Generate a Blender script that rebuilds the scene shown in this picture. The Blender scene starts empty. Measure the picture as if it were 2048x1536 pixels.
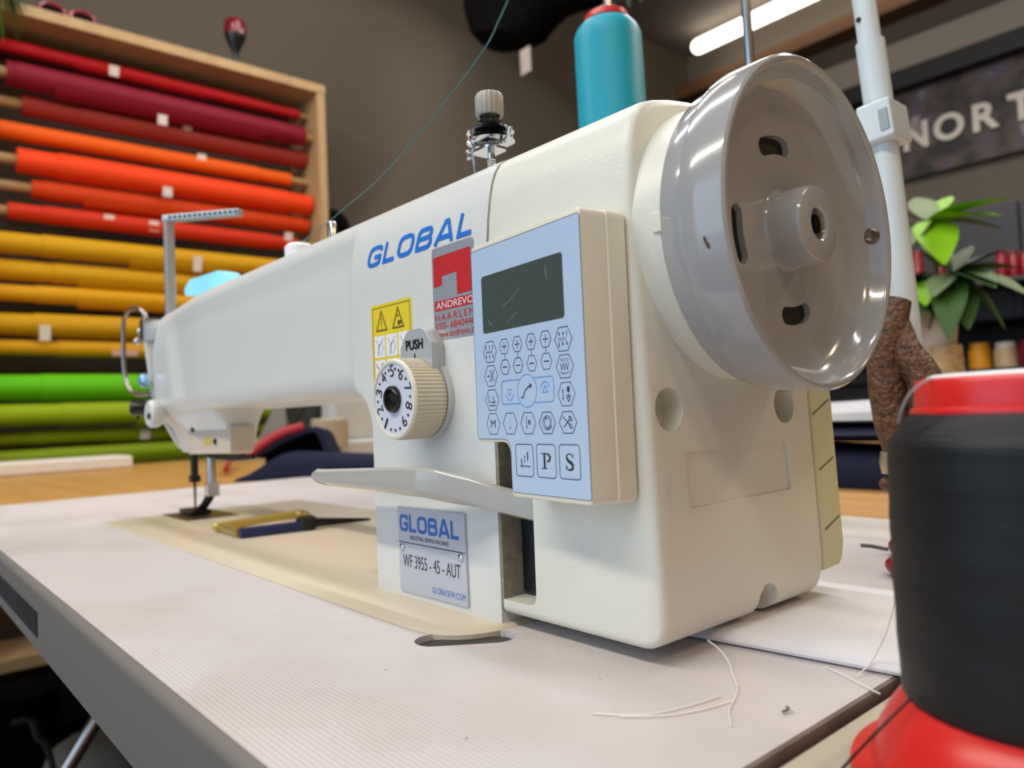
import bpy, bmesh, math, random
from mathutils import Vector, Matrix, Euler

random.seed(7)
SC = bpy.context.scene
COL = SC.collection
PI = math.pi
S = 0.001            # everything below is written in millimetres

# ------------------------------------------------------------------ camera
FPX = 1508.07
CAM = Vector((222.0, -181.0, 80.0))
RX = Vector((0.65015604, 0.75860811, -0.04255412))      # right
DN = Vector((-0.05627317, -0.00777617, -0.99838513))    # down
FW = Vector((-0.75771397, 0.65150078, 0.03763356))      # forward
cam = bpy.data.cameras.new('camera')
cam_o = bpy.data.objects.new('camera', cam)
COL.objects.link(cam_o)
m3 = Matrix((RX, -DN, -FW)).transposed()
cam_o.matrix_world = Matrix.Translation(CAM * S) @ m3.to_4x4()
cam.sensor_fit = 'HORIZONTAL'
cam.sensor_width = 36.0
cam.lens = FPX / 2048 * 36
cam.clip_start = 0.01
cam.clip_end = 50
cam.dof.use_dof = True
cam.dof.focus_distance = 0.272
cam.dof.aperture_fstop = 12.5
SC.camera = cam_o

# ------------------------------------------------------------------ exposure, world, lights
SC.view_settings.view_transform = 'Standard'
SC.view_settings.look = 'None'
SC.view_settings.gamma = 1
SC.view_settings.use_curve_mapping = False
SC.view_settings.exposure = -0.06
W = bpy.data.worlds.new('world')
SC.world = W
W.use_nodes = True
W.node_tree.nodes['Background'].inputs[0].default_value = (0.44, 0.68, 1.0, 1)
W.node_tree.nodes['Background'].inputs[1].default_value = 0.86


def area(name, loc, to, sx, sy, power, col):
    l = bpy.data.lights.new(name, 'AREA')
    l.shape = 'RECTANGLE'
    l.size = sx * S
    l.size_y = sy * S
    l.energy = power
    l.color = col
    o = bpy.data.objects.new(name, l)
    COL.objects.link(o)
    o.location = Vector(loc) * S
    d = Vector(to) - Vector(loc)
    z = -d.normalized()
    x = Vector((1, 0, 0))
    y = z.cross(x).normalized()
    x = y.cross(z).normalized()
    o.rotation_euler = Matrix((x, y, z)).transposed().to_euler()
    return o


area('ceiling_light_front', (-300, -1250, 1750), (-100, 0, 0), 2600, 90, 38, (1.0, 0.93, 0.80))
area('ceiling_light_rear', (-500, 1900, 1900), (-300, 1500, 0), 2600, 90, 48, (1.0, 0.95, 0.89))
area('ceiling_light_middle', (-350, 150, 1850), (-350, 100, 0), 2600, 90, 20, (0.95, 0.97, 1.0))
area('fill_spot_right_front', (1500, -900, 1700), (80, 40, 80), 260, 160, 6, (1.0, 0.72, 0.40))  # unseen warm lamp, added to lighten the wheel dish and end face
area('fill_spot_right_rear', (1500, 1500, 1700), (80, 40, 80), 260, 160, 6, (1.0, 0.72, 0.40))  # second added warm lamp, crosses the wheel's shadow on the end face
area('wall_wash_left', (-1450, 900, 1950), (-2290, 1250, 500), 1400, 90, 11, (1.0, 0.92, 0.82))  # unseen light added to brighten the left wall and the rolls
area('shop_window_light', (-700, -2450, 700), (-200, 200, 100), 2200, 1600, 14, (0.66, 0.83, 1.0))

# ------------------------------------------------------------------ helpers


def ray(px, py):
    return RX * (px - 1024) + DN * (py - 768) + FW * FPX


def at(px, py, axis, val):
    """point of the plane x/y/z = val (mm) seen at a pixel of the photograph"""
    d = ray(px, py)
    i = 'xyz'.index(axis)
    t = (val - CAM[i]) / d[i]
    return CAM + d * t


def srgb(h):
    h = h.lstrip('#')
    r = []
    for i in (0, 2, 4):
        c = int(h[i:i + 2], 16) / 255
        r.append(c / 12.92 if c <= 0.04045 else ((c + 0.055) / 1.055) ** 2.4)
    return (r[0], r[1], r[2], 1)


MATS = {}


def mat(name, color, rough=0.5, metal=0.0, coat=0.0, bump=None, vary=None, emit=None, alpha=None,
        trans=0.0, spec=0.5, sheen=0.0, sss=0.0):
    if name in MATS:
        return MATS[name]
    m = bpy.data.materials.new(name)
    MATS[name] = m
    m.use_nodes = True
    nt = m.node_tree
    b = nt.nodes['Principled BSDF']
    c = srgb(color) if isinstance(color, str) else tuple(color) + ((1,) if len(color) == 3 else ())
    b.inputs['Base Color'].default_value = c
    b.inputs['Roughness'].default_value = rough
    b.inputs['Metallic'].default_value = metal
    b.inputs['Coat Weight'].default_value = coat
    b.inputs['Coat Roughness'].default_value = 0.06
    b.inputs['Specular IOR Level'].default_value = spec
    b.inputs['Transmission Weight'].default_value = trans
    b.inputs['Sheen Weight'].default_value = sheen
    if sss:
        b.inputs['Subsurface Weight'].default_value = sss
        b.inputs['Subsurface Radius'].default_value = (0.004, 0.003, 0.002)
    if emit:
        b.inputs['Emission Color'].default_value = srgb(emit[0]) if isinstance(emit[0], str) else tuple(emit[0]) + (1,)
        b.inputs['Emission Strength'].default_value = emit[1]
    tc = nt.nodes.new('ShaderNodeTexCoord')
    if vary:   # (scale, amount, detail)
        n = nt.nodes.new('ShaderNodeTexNoise')
        n.inputs['Scale'].default_value = vary[0]
        n.inputs['Detail'].default_value = vary[2] if len(vary) > 2 else 4
        nt.links.new(tc.outputs['Object'], n.inputs['Vector'])
        mr = nt.nodes.new('ShaderNodeMapRange')
        mr.inputs['From Min'].default_value = 0.3
        mr.inputs['From Max'].default_value = 0.7
        mr.inputs['To Min'].default_value = 1 - vary[1]
        mr.inputs['To Max'].default_value = 1 + vary[1]
        nt.links.new(n.outputs['Fac'], mr.inputs['Value'])
        mx = nt.nodes.new('ShaderNodeVectorMath')
        mx.operation = 'SCALE'
        mx.inputs[0].default_value = c[:3]
        nt.links.new(mr.outputs['Result'], mx.inputs['Scale'])
        nt.links.new(mx.outputs['Vector'], b.inputs['Base Color'])
    if bump:   # (scale, strength, distance)
        n = nt.nodes.new('ShaderNodeTexNoise')
        n.inputs['Scale'].default_value = bump[0]
        n.inputs['Detail'].default_value = 2
        nt.links.new(tc.outputs['Object'], n.inputs['Vector'])
        bp = nt.nodes.new('ShaderNodeBump')
        bp.inputs['Strength'].default_value = bump[1]
        bp.inputs['Distance'].default_value = bump[2]
        nt.links.new(n.outputs['Fac'], bp.inputs['Height'])
        nt.links.new(bp.outputs['Normal'], b.inputs['Normal'])
    return m


def stretched(m, scale, amount, axis_scale, detail=6, bumpd=0):
    """grain: noise stretched along an axis multiplies the base colour"""
    nt = m.node_tree
    b = nt.nodes['Principled BSDF']
    c = b.inputs['Base Color'].default_value[:]
    tc = nt.nodes.new('ShaderNodeTexCoord')
    mp = nt.nodes.new('ShaderNodeMapping')
    mp.inputs['Scale'].default_value = axis_scale
    nt.links.new(tc.outputs['Object'], mp.inputs['Vector'])
    n = nt.nodes.new('ShaderNodeTexNoise')
    n.inputs['Scale'].default_value = scale
    n.inputs['Detail'].default_value = detail
    nt.links.new(mp.outputs['Vector'], n.inputs['Vector'])
    mr = nt.nodes.new('ShaderNodeMapRange')
    mr.inputs['From Min'].default_value = 0.3
    mr.inputs['From Max'].default_value = 0.7
    mr.inputs['To Min'].default_value = 1 - amount
    mr.inputs['To Max'].default_value = 1 + amount
    nt.links.new(n.outputs['Fac'], mr.inputs['Value'])
    mx = nt.nodes.new('ShaderNodeVectorMath')
    mx.operation = 'SCALE'
    mx.inputs[0].default_value = c[:3]
    nt.links.new(mr.outputs['Result'], mx.inputs['Scale'])
    nt.links.new(mx.outputs['Vector'], b.inputs['Base Color'])
    if bumpd:
        bp = nt.nodes.new('ShaderNodeBump')
        bp.inputs['Strength'].default_value = 0.5
        bp.inputs['Distance'].default_value = bumpd
        nt.links.new(n.outputs['Fac'], bp.inputs['Height'])
        nt.links.new(bp.outputs['Normal'], b.inputs['Normal'])
    return m


class MB:
    """collects geometry in millimetres"""

    def __init__(self):
        self.v = []
        self.f = []
        self.m = []
        self.mi = 0

    def add(self, verts, faces):
        o = len(self.v)
        self.v += [Vector(p) for p in verts]
        for f in faces:
            self.f.append([o + i for i in f])
            self.m.append(self.mi)
        return self

    def box(self, x0, x1, y0, y1, z0, z1, rot=None, piv=None):
        vs = [Vector((x, y, z)) for x in (x0, x1) for y in (y0, y1) for z in (z0, z1)]
        if rot is not None:
            p = Vector(piv) if piv is not None else Vector(((x0 + x1) / 2, (y0 + y1) / 2, (z0 + z1) / 2))
            R = Euler(rot).to_matrix()
            vs = [p + R @ (v - p) for v in vs]
        return self.add(vs, [(0, 1, 3, 2), (4, 6, 7, 5), (0, 4, 5, 1), (2, 3, 7, 6), (0, 2, 6, 4), (1, 5, 7, 3)])

    def loft(self, rings, closed=True, cap0=True, cap1=True):
        n = len(rings[0])
        vs = [p for r in rings for p in r]
        fs = []
        for k in range(len(rings) - 1):
            for i in range(n if closed else n - 1):
                j = (i + 1) % n
                fs.append((k * n + i, k * n + j, (k + 1) * n + j, (k + 1) * n + i))
        if cap0:
            fs.append(tuple(range(n))[::-1])
        if cap1:
            fs.append(tuple((len(rings) - 1) * n + i for i in range(n)))
        return self.add(vs, fs)

    def lathe(self, prof, c, axis=(0, 0, 1), n=48, rmod=None, cap0=True, cap1=True):
        """prof: list of (r, h) along axis from c"""
        a = Vector(axis).normalized()
        u = a.orthogonal().normalized()
        if abs(a.x) > 0.9:
            u = Vector((0, 0, 1)) - a * a.z
            u.normalize()
        if abs(a.y) > 0.9:
            u = Vector((0, 0, 1)) - a * a.z
            u.normalize()
        w = a.cross(u)
        c = Vector(c)
        rings = []
        for (r, h) in prof:
            ring = []
            for i in range(n):
                t = 2 * PI * i / n
                rr = r * (rmod(t, h) if rmod else 1)
                ring.append(c + a * h + (u * math.cos(t) + w * math.sin(t)) * rr)
            rings.append(ring)
        return self.loft(rings, True, cap0, cap1)

    def tube(self, pts, r, n=10, closed=False, caps=True):
        pts = [Vector(p) for p in pts]
        N = len(pts)
        rs = r if isinstance(r, (list, tuple)) else [r] * N
        rings = []
        prev = None
        for i, p in enumerate(pts):
            if closed:
                t = pts[(i + 1) % N] - pts[i - 1]
            else:
                t = pts[min(i + 1, N - 1)] - pts[max(i - 1, 0)]
            t.normalize()
            if prev is None:
                u = t.orthogonal().normalized()
            else:
                u = prev - t * prev.dot(t)
                u.normalize()
            prev = u
            w = t.cross(u)
            rings.append([p + (u * math.cos(2 * PI * k / n) + w * math.sin(2 * PI * k / n)) * rs[i] for k in range(n)])
        if closed:
            rings.append(rings[0])
            return self.loft(rings, True, False, False)
        return self.loft(rings, True, caps, caps)

    def prism(self, poly, f0, f1):
        """poly: 2-D points; f0,f1 map (u,v) to 3-D for both ends"""
        a = [Vector(f0(*p)) for p in poly]
        b = [Vector(f1(*p)) for p in poly]
        n = len(poly)
        fs = [(i, (i + 1) % n, n + (i + 1) % n, n + i) for i in range(n)]
        fs += [tuple(range(n))[::-1], tuple(range(n, 2 * n))]
        return self.add(a + b, fs)

    def sphere(self, c, r, n=16, m=10, sz=1.0):
        c = Vector(c)
        rings = []
        for k in range(m + 1):
            t = PI * k / m
            rr = max(r * math.sin(t), 1e-3)
            rings.append([c + Vector((rr * math.cos(2 * PI * i / n), rr * math.sin(2 * PI * i / n), -r * sz * math.cos(t))) for i in range(n)])
        return self.loft(rings)


ORG = {}


def tag(o, label=None, cat=None, group=None, kind=None):
    if label:
        o['label'] = label
    if cat:
        o['category'] = cat
    if group:
        o['group'] = group
    if kind:
        o['kind'] = kind
    return o


def thing(name, label, cat, loc, group=None):
    o = bpy.data.objects.new(name, None)
    o.empty_display_size = 0.02
    COL.objects.link(o)
    o.location = Vector(loc) * S
    ORG[o.name] = Vector(loc)
    return tag(o, label, cat, group)


def obj(name, mb, mats, parent=None, org=None, bevel=0, seg=3, smooth=True, angle=38, fixn=True):
    o3 = ORG[parent.name] if parent is not None else Vector(org if org is not None else (0, 0, 0))
    me = bpy.data.meshes.new(name)
    me.from_pydata([(p - o3) * S for p in mb.v], [], mb.f)
    if not isinstance(mats, (list, tuple)):
        mats = [mats]
    for m in mats:
        me.materials.append(m)
    me.polygons.foreach_set('material_index', mb.m)
    me.update()
    if fixn:
        bm = bmesh.new()
        bm.from_mesh(me)
        bmesh.ops.remove_doubles(bm, verts=bm.verts, dist=1e-7)
        bmesh.ops.recalc_face_normals(bm, faces=bm.faces)
        bm.to_mesh(me)
        bm.free()
    if smooth:
        me.shade_smooth()
        if not bevel:
            me.set_sharp_from_angle(angle=math.radians(angle))
    ob = bpy.data.objects.new(name, me)
    COL.objects.link(ob)
    ORG[ob.name] = o3
    if parent is not None:
        ob.parent = parent
    else:
        ob.location = o3 * S
    if bevel:
        b = ob.modifiers.new('bevel', 'BEVEL')
        b.width = bevel * S
        b.segments = seg
        b.limit_method = 'ANGLE'
        b.angle_limit = math.radians(35)
        b.harden_normals = True
    return ob


def single(name, mb, mats, label, cat, org, group=None, **k):
    return tag(obj(name, mb, mats, None, org, **k), label, cat, group)


def struct(name, mb, m, **k):
    return tag(obj(name, mb, m, None, (0, 0, 0), **k), kind='structure')


def bake_bool(ob, cutters, op='DIFFERENCE'):
    """cut MB solids out of a mesh object, leaving plain mesh"""
    tmp = []
    for c in cutters:
        t = obj('cutter', c, [], None, ORG[ob.name], smooth=False)
        t.parent = ob.parent
        t.location = ob.location
        tmp.append(t)
        md = ob.modifiers.new('cut', 'BOOLEAN')
        md.operation = op
        md.object = t
        md.solver = 'EXACT'
    dg = bpy.context.evaluated_depsgraph_get()
    me = bpy.data.meshes.new_from_object(ob.evaluated_get(dg))
    ob.modifiers.clear()
    ob.data = me
    for t in tmp:
        bpy.data.objects.remove(t)
    me.shade_smooth()
    me.set_sharp_from_angle(angle=math.radians(35))
    return ob


def text_geo(s, bold=0.0, shear=0.0, spacing=1.0):
    cu = bpy.data.curves.new('t', 'FONT')
    cu.body = s
    cu.size = 1
    cu.offset = bold
    cu.shear = shear
    cu.space_character = spacing
    cu.resolution_u = 4
    ob = bpy.data.objects.new('t', cu)
    COL.objects.link(ob)
    dg = bpy.context.evaluated_depsgraph_get()
    me = bpy.data.meshes.new_from_object(ob.evaluated_get(dg))
    vs = [(v.co.x, v.co.y) for v in me.vertices]
    fs = [tuple(p.vertices) for p in me.polygons]
    bpy.data.objects.remove(ob)
    bpy.data.curves.remove(cu)
    bpy.data.meshes.remove(me)
    return vs, fs


class Frame:
    """a plane: origin, right, up, outward normal"""

    def __init__(self, o, u, v):
        self.o = Vector(o)
        self.u = Vector(u).normalized()
        self.v = Vector(v).normalized()
        self.n = self.u.cross(self.v).normalized()

    def p(self, a, b, h=0.0):
        return self.o + self.u * a + self.v * b + self.n * h

    def px(self, x, y):
        d = ray(x, y)
        t = (self.o - CAM).dot(self.n) / d.dot(self.n)
        q = CAM + d * t - self.o
        return q.dot(self.u), q.dot(self.v)


def put_text(mb, fr, s, u0, u1, v0, v1, h=0.15, bold=0.0, shear=0.0, spacing=1.0, rot=0.0):
    vs, fs = text_geo(s, bold, shear, spacing)
    xs = [a for a, b in vs]
    ys = [b for a, b in vs]
    x0, x1, y0, y1 = min(xs), max(xs), min(ys), max(ys)
    cu, cv = (u0 + u1) / 2, (v0 + v1) / 2
    cr, sr = math.cos(rot), math.sin(rot)
    out = []
    for a, b in vs:
        U = (a - x0) / (x1 - x0) * (u1 - u0) + u0 - cu
        V = (b - y0) / (y1 - y0) * (v1 - v0) + v0 - cv
        out.append(fr.p(cu + U * cr - V * sr, cv + U * sr + V * cr, h))
    mb.add(out, fs)


def poly(mb, fr, pts, h=0.1):
    mb.add([fr.p(a, b, h) for a, b in pts], [tuple(range(len(pts)))])


NSTROKE = [0]


def stroke(mb, fr, pts, w, h=0.12, closed=False):
    """mitred flat line of width w; every line sits a hair higher than the one before"""
    P = []
    for p in pts:
        p = Vector(p)
        if not P or (p - P[-1]).length > 1e-5:
            P.append(p)
    if closed and (P[0] - P[-1]).length < 1e-5:
        P.pop()
    n = len(P)
    if n < 2:
        return
    NSTROKE[0] += 1
    h = h + 0.012 * (NSTROKE[0] % 5)
    L, R = [], []
    for i in range(n):
        a = P[i - 1] if (i > 0 or closed) else None
        b = P[(i + 1) % n] if (i < n - 1 or closed) else None
        d0 = (P[i] - a).normalized() if a is not None else (b - P[i]).normalized()
        d1 = (b - P[i]).normalized() if b is not None else d0
        n0, n1 = Vector((-d0.y, d0.x)), Vector((-d1.y, d1.x))
        m = n0 + n1
        if m.length < 1e-4:
            m = n0
        m.normalize()
        k = min(2.2, 1 / max(0.2, m.dot(n0)))
        L.append(P[i] + m * (w / 2 * k))
        R.append(P[i] - m * (w / 2 * k))
    vs = [fr.p(q.x, q.y, h) for q in L] + [fr.p(q.x, q.y, h) for q in R]
    fs = []
    for i in range(n if closed else n - 1):
        j = (i + 1) % n
        fs.append((i, n + i, n + j, j))
    mb.add(vs, fs)


def disc(mb, fr, c, r, h=0.12, n=14):
    poly(mb, fr, [(c[0] + r * math.cos(2 * PI * i / n), c[1] + r * math.sin(2 * PI * i / n)) for i in range(n)], h)


def rrect(u0, u1, v0, v1, r, n=5):
    out = []
    for (cx, cy, a0) in ((u1 - r, v1 - r, 0), (u0 + r, v1 - r, 90), (u0 + r, v0 + r, 180), (u1 - r, v0 + r, 270)):
        for k in range(n + 1):
            a = math.radians(a0 + 90 * k / n)
            out.append((cx + r * math.cos(a), cy + r * math.sin(a)))
    return out


def round_poly(pts, rad, n=5):
    """round the corners of a 2-D polygon; rad: number or list"""
    out = []
    N = len(pts)
    for i in range(N):
        r = rad[i] if isinstance(rad, (list, tuple)) else rad
        p0, p, p1 = Vector(pts[i - 1]), Vector(pts[i]), Vector(pts[(i + 1) % N])
        if r <= 0:
            out.append(tuple(p))
            continue
        a = (p0 - p).normalized()
        b = (p1 - p).normalized()
        ang = a.angle(b)
        t = r / math.tan(ang / 2)
        s0 = p + a * t
        s1 = p + b * t
        for k in range(n + 1):
            f = k / n
            q = s0 * (1 - f) ** 2 + p * 2 * f * (1 - f) + s1 * f * f
            out.append(tuple(q))
    return out


def smooth01(x):
    x = max(0.0, min(1.0, x))
    return x * x * (3 - 2 * x)


def lerp(a, b, t):
    return a + (b - a) * t


def bez(pts, n=24):
    """Catmull-Rom through points"""
    P = [Vector(p) for p in pts]
    P = [P[0] * 2 - P[1]] + P + [P[-1] * 2 - P[-2]]
    out = []
    for i in range(1, len(P) - 2):
        for k in range(n):
            t = k / n
            a, b, c, d = P[i - 1], P[i], P[i + 1], P[i + 2]
            out.append(0.5 * ((2 * b) + (c - a) * t + (2 * a - 5 * b + 4 * c - d) * t * t + (3 * b - a - 3 * c + d) * t ** 3))
    out.append(P[-2])
    return out


# ------------------------------------------------------------------ materials
M_CREAM = mat('machine_cream_paint', '#dadbd8', 0.33, bump=(900, 0.25, 0.0004), coat=0.15)
M_PLAST = mat('cream_plastic', '#dbdacf', 0.36, bump=(1100, 0.28, 0.0004))
M_SHELL = mat('panel_shell_plastic', '#e2dccb', 0.30, coat=0.1)
M_GREY = mat('grey_gloss_paint', '#a1a0a1', 0.16, coat=0.6)
M_LEVER = mat('lever_grey_gloss', '#b3b2ad', 0.17, coat=0.6)
M_DARK = mat('cavity_shade', '#0c0c0d', 0.6)  # black standing in for the shade inside openings
M_BED = mat('bed_beige_paint', '#d6cab4', 0.3, coat=0.2, bump=(900, 0.15, 0.0003))
M_STEEL = mat('polished_steel', '#c9ccd0', 0.16, metal=1.0)
M_DSTEEL = mat('dark_steel', '#3b3a38', 0.32, metal=0.9)
M_BLACK = mat('black_plastic', '#141416', 0.28)
M_INK = mat('black_ink', '#2b2d33', 0.45)
M_BLUE = mat('blue_print', '#0f74d8', 0.4)
M_LBLUE = mat('key_blue_print', '#4a8fd6', 0.4)
M_RED = mat('red_print', '#c4201f', 0.4)
M_YEL = mat('yellow_label', '#ecd02c', 0.4)
M_WHITE = mat('white_print', '#f1f0f2', 0.4)
M_SILVER = mat('silver_sticker', '#a9acb4', 0.32, metal=0.35, bump=(700, 0.5, 0.0004))
M_PLATE = mat('brushed_alu_plate', '#c3c8d6', 0.34, metal=0.25)
M_MEMB = mat('membrane_blue_white', '#b9cfe9', 0.22, coat=0.5)
M_LCD = mat('lcd_glass', '#46524f', 0.16, coat=0.7)
M_KNOB = mat('knob_ivory', '#cfc6b0', 0.45)
M_DIALF = mat('dial_face', '#d4d6e4', 0.4)
M_RIM = mat('dial_rim_ivory', '#e4e0d2', 0.3)

# ------------------------------------------------------------------ room shell
FLOOR = -750
CEIL = 2060
XL, XR, YF, YB = -2290, 2300, -2700, 3400
M_WALL = mat('taupe_wall_paint', '#5a5145', 0.85, bump=(60, 0.1, 0.001))
M_WALLB = mat('rear_wall_paint', '#6a6156', 0.85)
M_CEIL = mat('ceiling_paint', '#6d645b', 0.9)
M_FLOOR = stretched(mat('dark_floor', '#2c2622', 0.5), 6, 0.35, (0.4, 6, 1))
struct('floor', MB().box(XL - 60, XR + 60, YF, YB + 60, FLOOR - 50, FLOOR), M_FLOOR, smooth=False)
struct('ceiling', MB().box(XL - 60, XR + 60, YF, YB + 60, CEIL, CEIL + 60), M_CEIL, smooth=False)
struct('wall_left', MB().box(XL - 60, XL, YF, YB, FLOOR, CEIL), M_WALL, smooth=False)
struct('wall_back', MB().box(XL, XR, YB, YB + 60, FLOOR, CEIL), M_WALLB, smooth=False)
struct('bounce_wall_right', MB().box(XR, XR + 60, YF, YB, FLOOR, CEIL), mat('warm_bounce_brown', '#a5763a', 0.85), smooth=False)  # unseen wall, added to close off side light and bounce a warm tone
# ------------------------------------------------------------------ sewing table
TX0, TX1, TY0, TY1 = -800, 126, -114, 325
M_TOP = mat('laminate_offwhite', '#d2cbcc', 0.42)


def emboss(m, pitch, dist):
    nt = m.node_tree
    b = nt.nodes['Principled BSDF']
    tc = nt.nodes.new('ShaderNodeTexCoord')
    sp = nt.nodes.new('ShaderNodeSeparateXYZ')
    nt.links.new(tc.outputs['Object'], sp.inputs[0])
    outs = []
    for ax in ('X', 'Y'):
        mu = nt.nodes.new('ShaderNodeMath')
        mu.operation = 'MULTIPLY'
        mu.inputs[1].default_value = 2 * PI / (pitch * S)
        nt.links.new(sp.outputs[ax], mu.inputs[0])
        si = nt.nodes.new('ShaderNodeMath')
        si.operation = 'SINE'
        nt.links.new(mu.outputs[0], si.inputs[0])
        outs.append(si)
    pr = nt.nodes.new('ShaderNodeMath')
    pr.operation = 'ADD'
    nt.links.new(outs[0].outputs[0], pr.inputs[0])
    nt.links.new(outs[1].outputs[0], pr.inputs[1])
    bp = nt.nodes.new('ShaderNodeBump')
    bp.inputs['Strength'].default_value = 0.8
    bp.inputs['Distance'].default_value = dist
    nt.links.new(pr.outputs[0], bp.inputs['Height'])
    nt.links.new(bp.outputs['Normal'], b.inputs['Normal'])
    # faint stains and specks
    c = b.inputs['Base Color'].default_value[:]
    n = nt.nodes.new('ShaderNodeTexNoise')
    n.inputs['Scale'].default_value = 9
    n.inputs['Detail'].default_value = 5
    nt.links.new(tc.outputs['Object'], n.inputs['Vector'])
    r1 = nt.nodes.new('ShaderNodeValToRGB')
    r1.color_ramp.elements[0].position = 0.32
    r1.color_ramp.elements[0].color = (c[0] * .86, c[1] * .84, c[2] * .78, 1)
    r1.color_ramp.elements[1].position = 0.52
    r1.color_ramp.elements[1].color = c
    nt.links.new(n.outputs['Fac'], r1.inputs[0])
    vo = nt.nodes.new('ShaderNodeTexVoronoi')
    vo.inputs['Scale'].default_value = 75
    nt.links.new(tc.outputs['Object'], vo.inputs['Vector'])
    lt = nt.nodes.new('ShaderNodeMath')
    lt.operation = 'LESS_THAN'
    lt.inputs[1].default_value = 0.035
    nt.links.new(vo.outputs['Distance'], lt.inputs[0])
    mx = nt.nodes.new('ShaderNodeMix')
    mx.data_type = 'RGBA'
    nt.links.new(lt.outputs[0], mx.inputs['Factor'])
    nt.links.new(r1.outputs[0], mx.inputs['A'])
    mx.inputs['B'].default_value = (0.22, 0.17, 0.14, 1)
    nt.links.new(mx.outputs['Result'], b.inputs['Base Color'])


emboss(M_TOP, 1.55, 0.00006)
M_EDGE = mat('grey_edge_band', '#75706b', 0.5, bump=(1800, 0.15, 0.0002))
M_EDGED = mat('worn_dark_edge', '#6f6259', 0.55, vary=(60, 0.3))
table = thing('sewing_table', 'off white laminate sewing table with grey front edge, under the sewing machine', 'table', (-340, 100, FLOOR))


def bed_outline(e=0.0, n=10):
    x0, x1, y0, y1 = -508 - e, 3.5 + e, -25.5 - e, 153 + e
    pts = [(x0, y0), (x1, y0), (x1, y1), (x0, y1)]
    return round_poly(pts, [3, 30, 12, 3], n)


def pill(c0, c1, w, n=10):
    c0, c1 = Vector(c0), Vector(c1)
    d = (c1 - c0).normalized()
    q = Vector((-d.y, d.x))
    out = []
    for k in range(n + 1):
        a = -PI / 2 + PI * k / n
        out.append(tuple(c1 + d * math.cos(a) * w + q * math.sin(a) * w))
    for k in range(n + 1):
        a = PI / 2 + PI * k / n
        out.append(tuple(c0 + d * math.cos(a) * w + q * math.sin(a) * w))
    return out


top = obj('tabletop', MB().box(TX0, TX1 - 1.2, TY0 + 3.5, TY1, -36, 0), M_TOP, table, smooth=False)
up = lambda z: (lambda a, b: (a, b, z))
bake_bool(top, [MB().prism(bed_outline(0.8), up(-60), up(20)),
                MB().prism(pill((-5, -27), (8, -10), 7.5), up(-14), up(20))])
# the grey front edge with its rounded upper corner
prof = [(TY0 + 3.5, 0)] + [(TY0 + 4 - 4 * math.sin(a), -4 + 4 * math.cos(a)) for a in [PI / 2 * k / 6 for k in range(1, 7)]] + [(TY0, -33), (TY0 + 3, -36), (TY0 + 3.5, -36)]
mb = MB()
mb.prism(prof, lambda y, z: (TX0, y, z), lambda y, z: (TX1, y, z))
obj('front_edge', mb, M_EDGE, table)
obj('side_edge', MB().box(TX1 - 1.2, TX1, TY0 + 3.6, TY1, -36, -0.2), M_EDGED, table, smooth=False)
fr_t = Frame((0, TY0, 0), (1, 0, 0), (0, 0, 1))
mb = MB()
mb.box(-420, -240, TY0 - 0.4, TY0 + 0.2, -26, -12.8)
tp = obj('label_plate', mb, mat('dark_plate', '#3a3b42', 0.4, metal=0.4, vary=(40, .3)), table, smooth=False)
tp['label'] = 'dark metal label strip'
for x in (TX0 + 80, TX1 - 60):
    mb = MB().box(x - 25, x + 25, 120, 170, FLOOR + 30, -36)
    mb.box(x - 25, x + 25, TY0 + 40, TY1 - 20, FLOOR, FLOOR + 30)
    mb.box(x - 25, x + 25, TY0 + 40, TY1 - 20, -60, -36)
    obj('leg', mb, mat('grey_steel_leg', '#8b8c8d', 0.4, metal=0.3), table, smooth=False)

# ------------------------------------------------------------------ sewing machine
mach = thing('sewing_machine', 'cream industrial sewing machine with grey handwheel and control panel, on the off white table', 'sewing machine', (-215, 64, 0))

# bed plate
mb = MB()
o0, o1, o2 = bed_outline(0), bed_outline(0), bed_outline(-1.5)
mb.loft([[(a, b, -12) for a, b in o0], [(a, b, -0.2) for a, b in o1], [(a, b, 1.0) for a, b in o2]])
obj('bed', mb, M_BED, mach)
mb = MB()
pl = pill((-5, -27), (8, -10), 7.2)
mb.loft([[(a, b, -13.8) for a, b in pl], [(a, b, -2.6) for a, b in pl], [(a, b, -1.8) for a, b in pill((-5, -27), (8, -10), 6.2)]])
bf = obj('hinge_cushion', mb, mat('dark_rubber', '#2c2d2d', 0.35), mach)
bf['label'] = 'dark rubber cushion in the table cut-out'


# arm and column: one body lofted along x
def arm_sections():
    xs = [-500, -499, -497, -494, -490, -485, -478] + list(range(-470, -106, 6)) + [-106, -104, -102, -100]
    R = 26
    for k in range(0, 13):
        a = PI / 2 * k / 12
        xs.append(-90 - R + R * math.sin(a))
    xs = sorted(set(round(x, 3) for x in xs))
    xs = [x for x in xs if x < -90.01] + [-90.0] + [-89.999] + [-80, -70, -60, -50, -40, -30, -20, -10, -2, 0]
    out = []
    for x in xs:
        if x < -90 - R:
            zb = 92.0
        elif x <= -90.0:
            t = (x - (-90 - R)) / R
            zb = 92 - (R - R * math.sqrt(max(0, 1 - t * t))) - 0
        else:
            zb = 0.4
        yf = 0.0
        if x < -330:
            yf = 12 * smooth01((-330 - x) / 170)
        zt = 182.0
        yb = 104.0
        endr = 0.0
        if x < -478:
            t = (-478 - x) / 22.0
            endr = 9 * (1 - math.sqrt(max(0, 1 - t * t)))
        out.append((x, yf + endr, yb - endr, zb + (endr if zb > 50 else 0), zt - endr))
    return out


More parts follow.
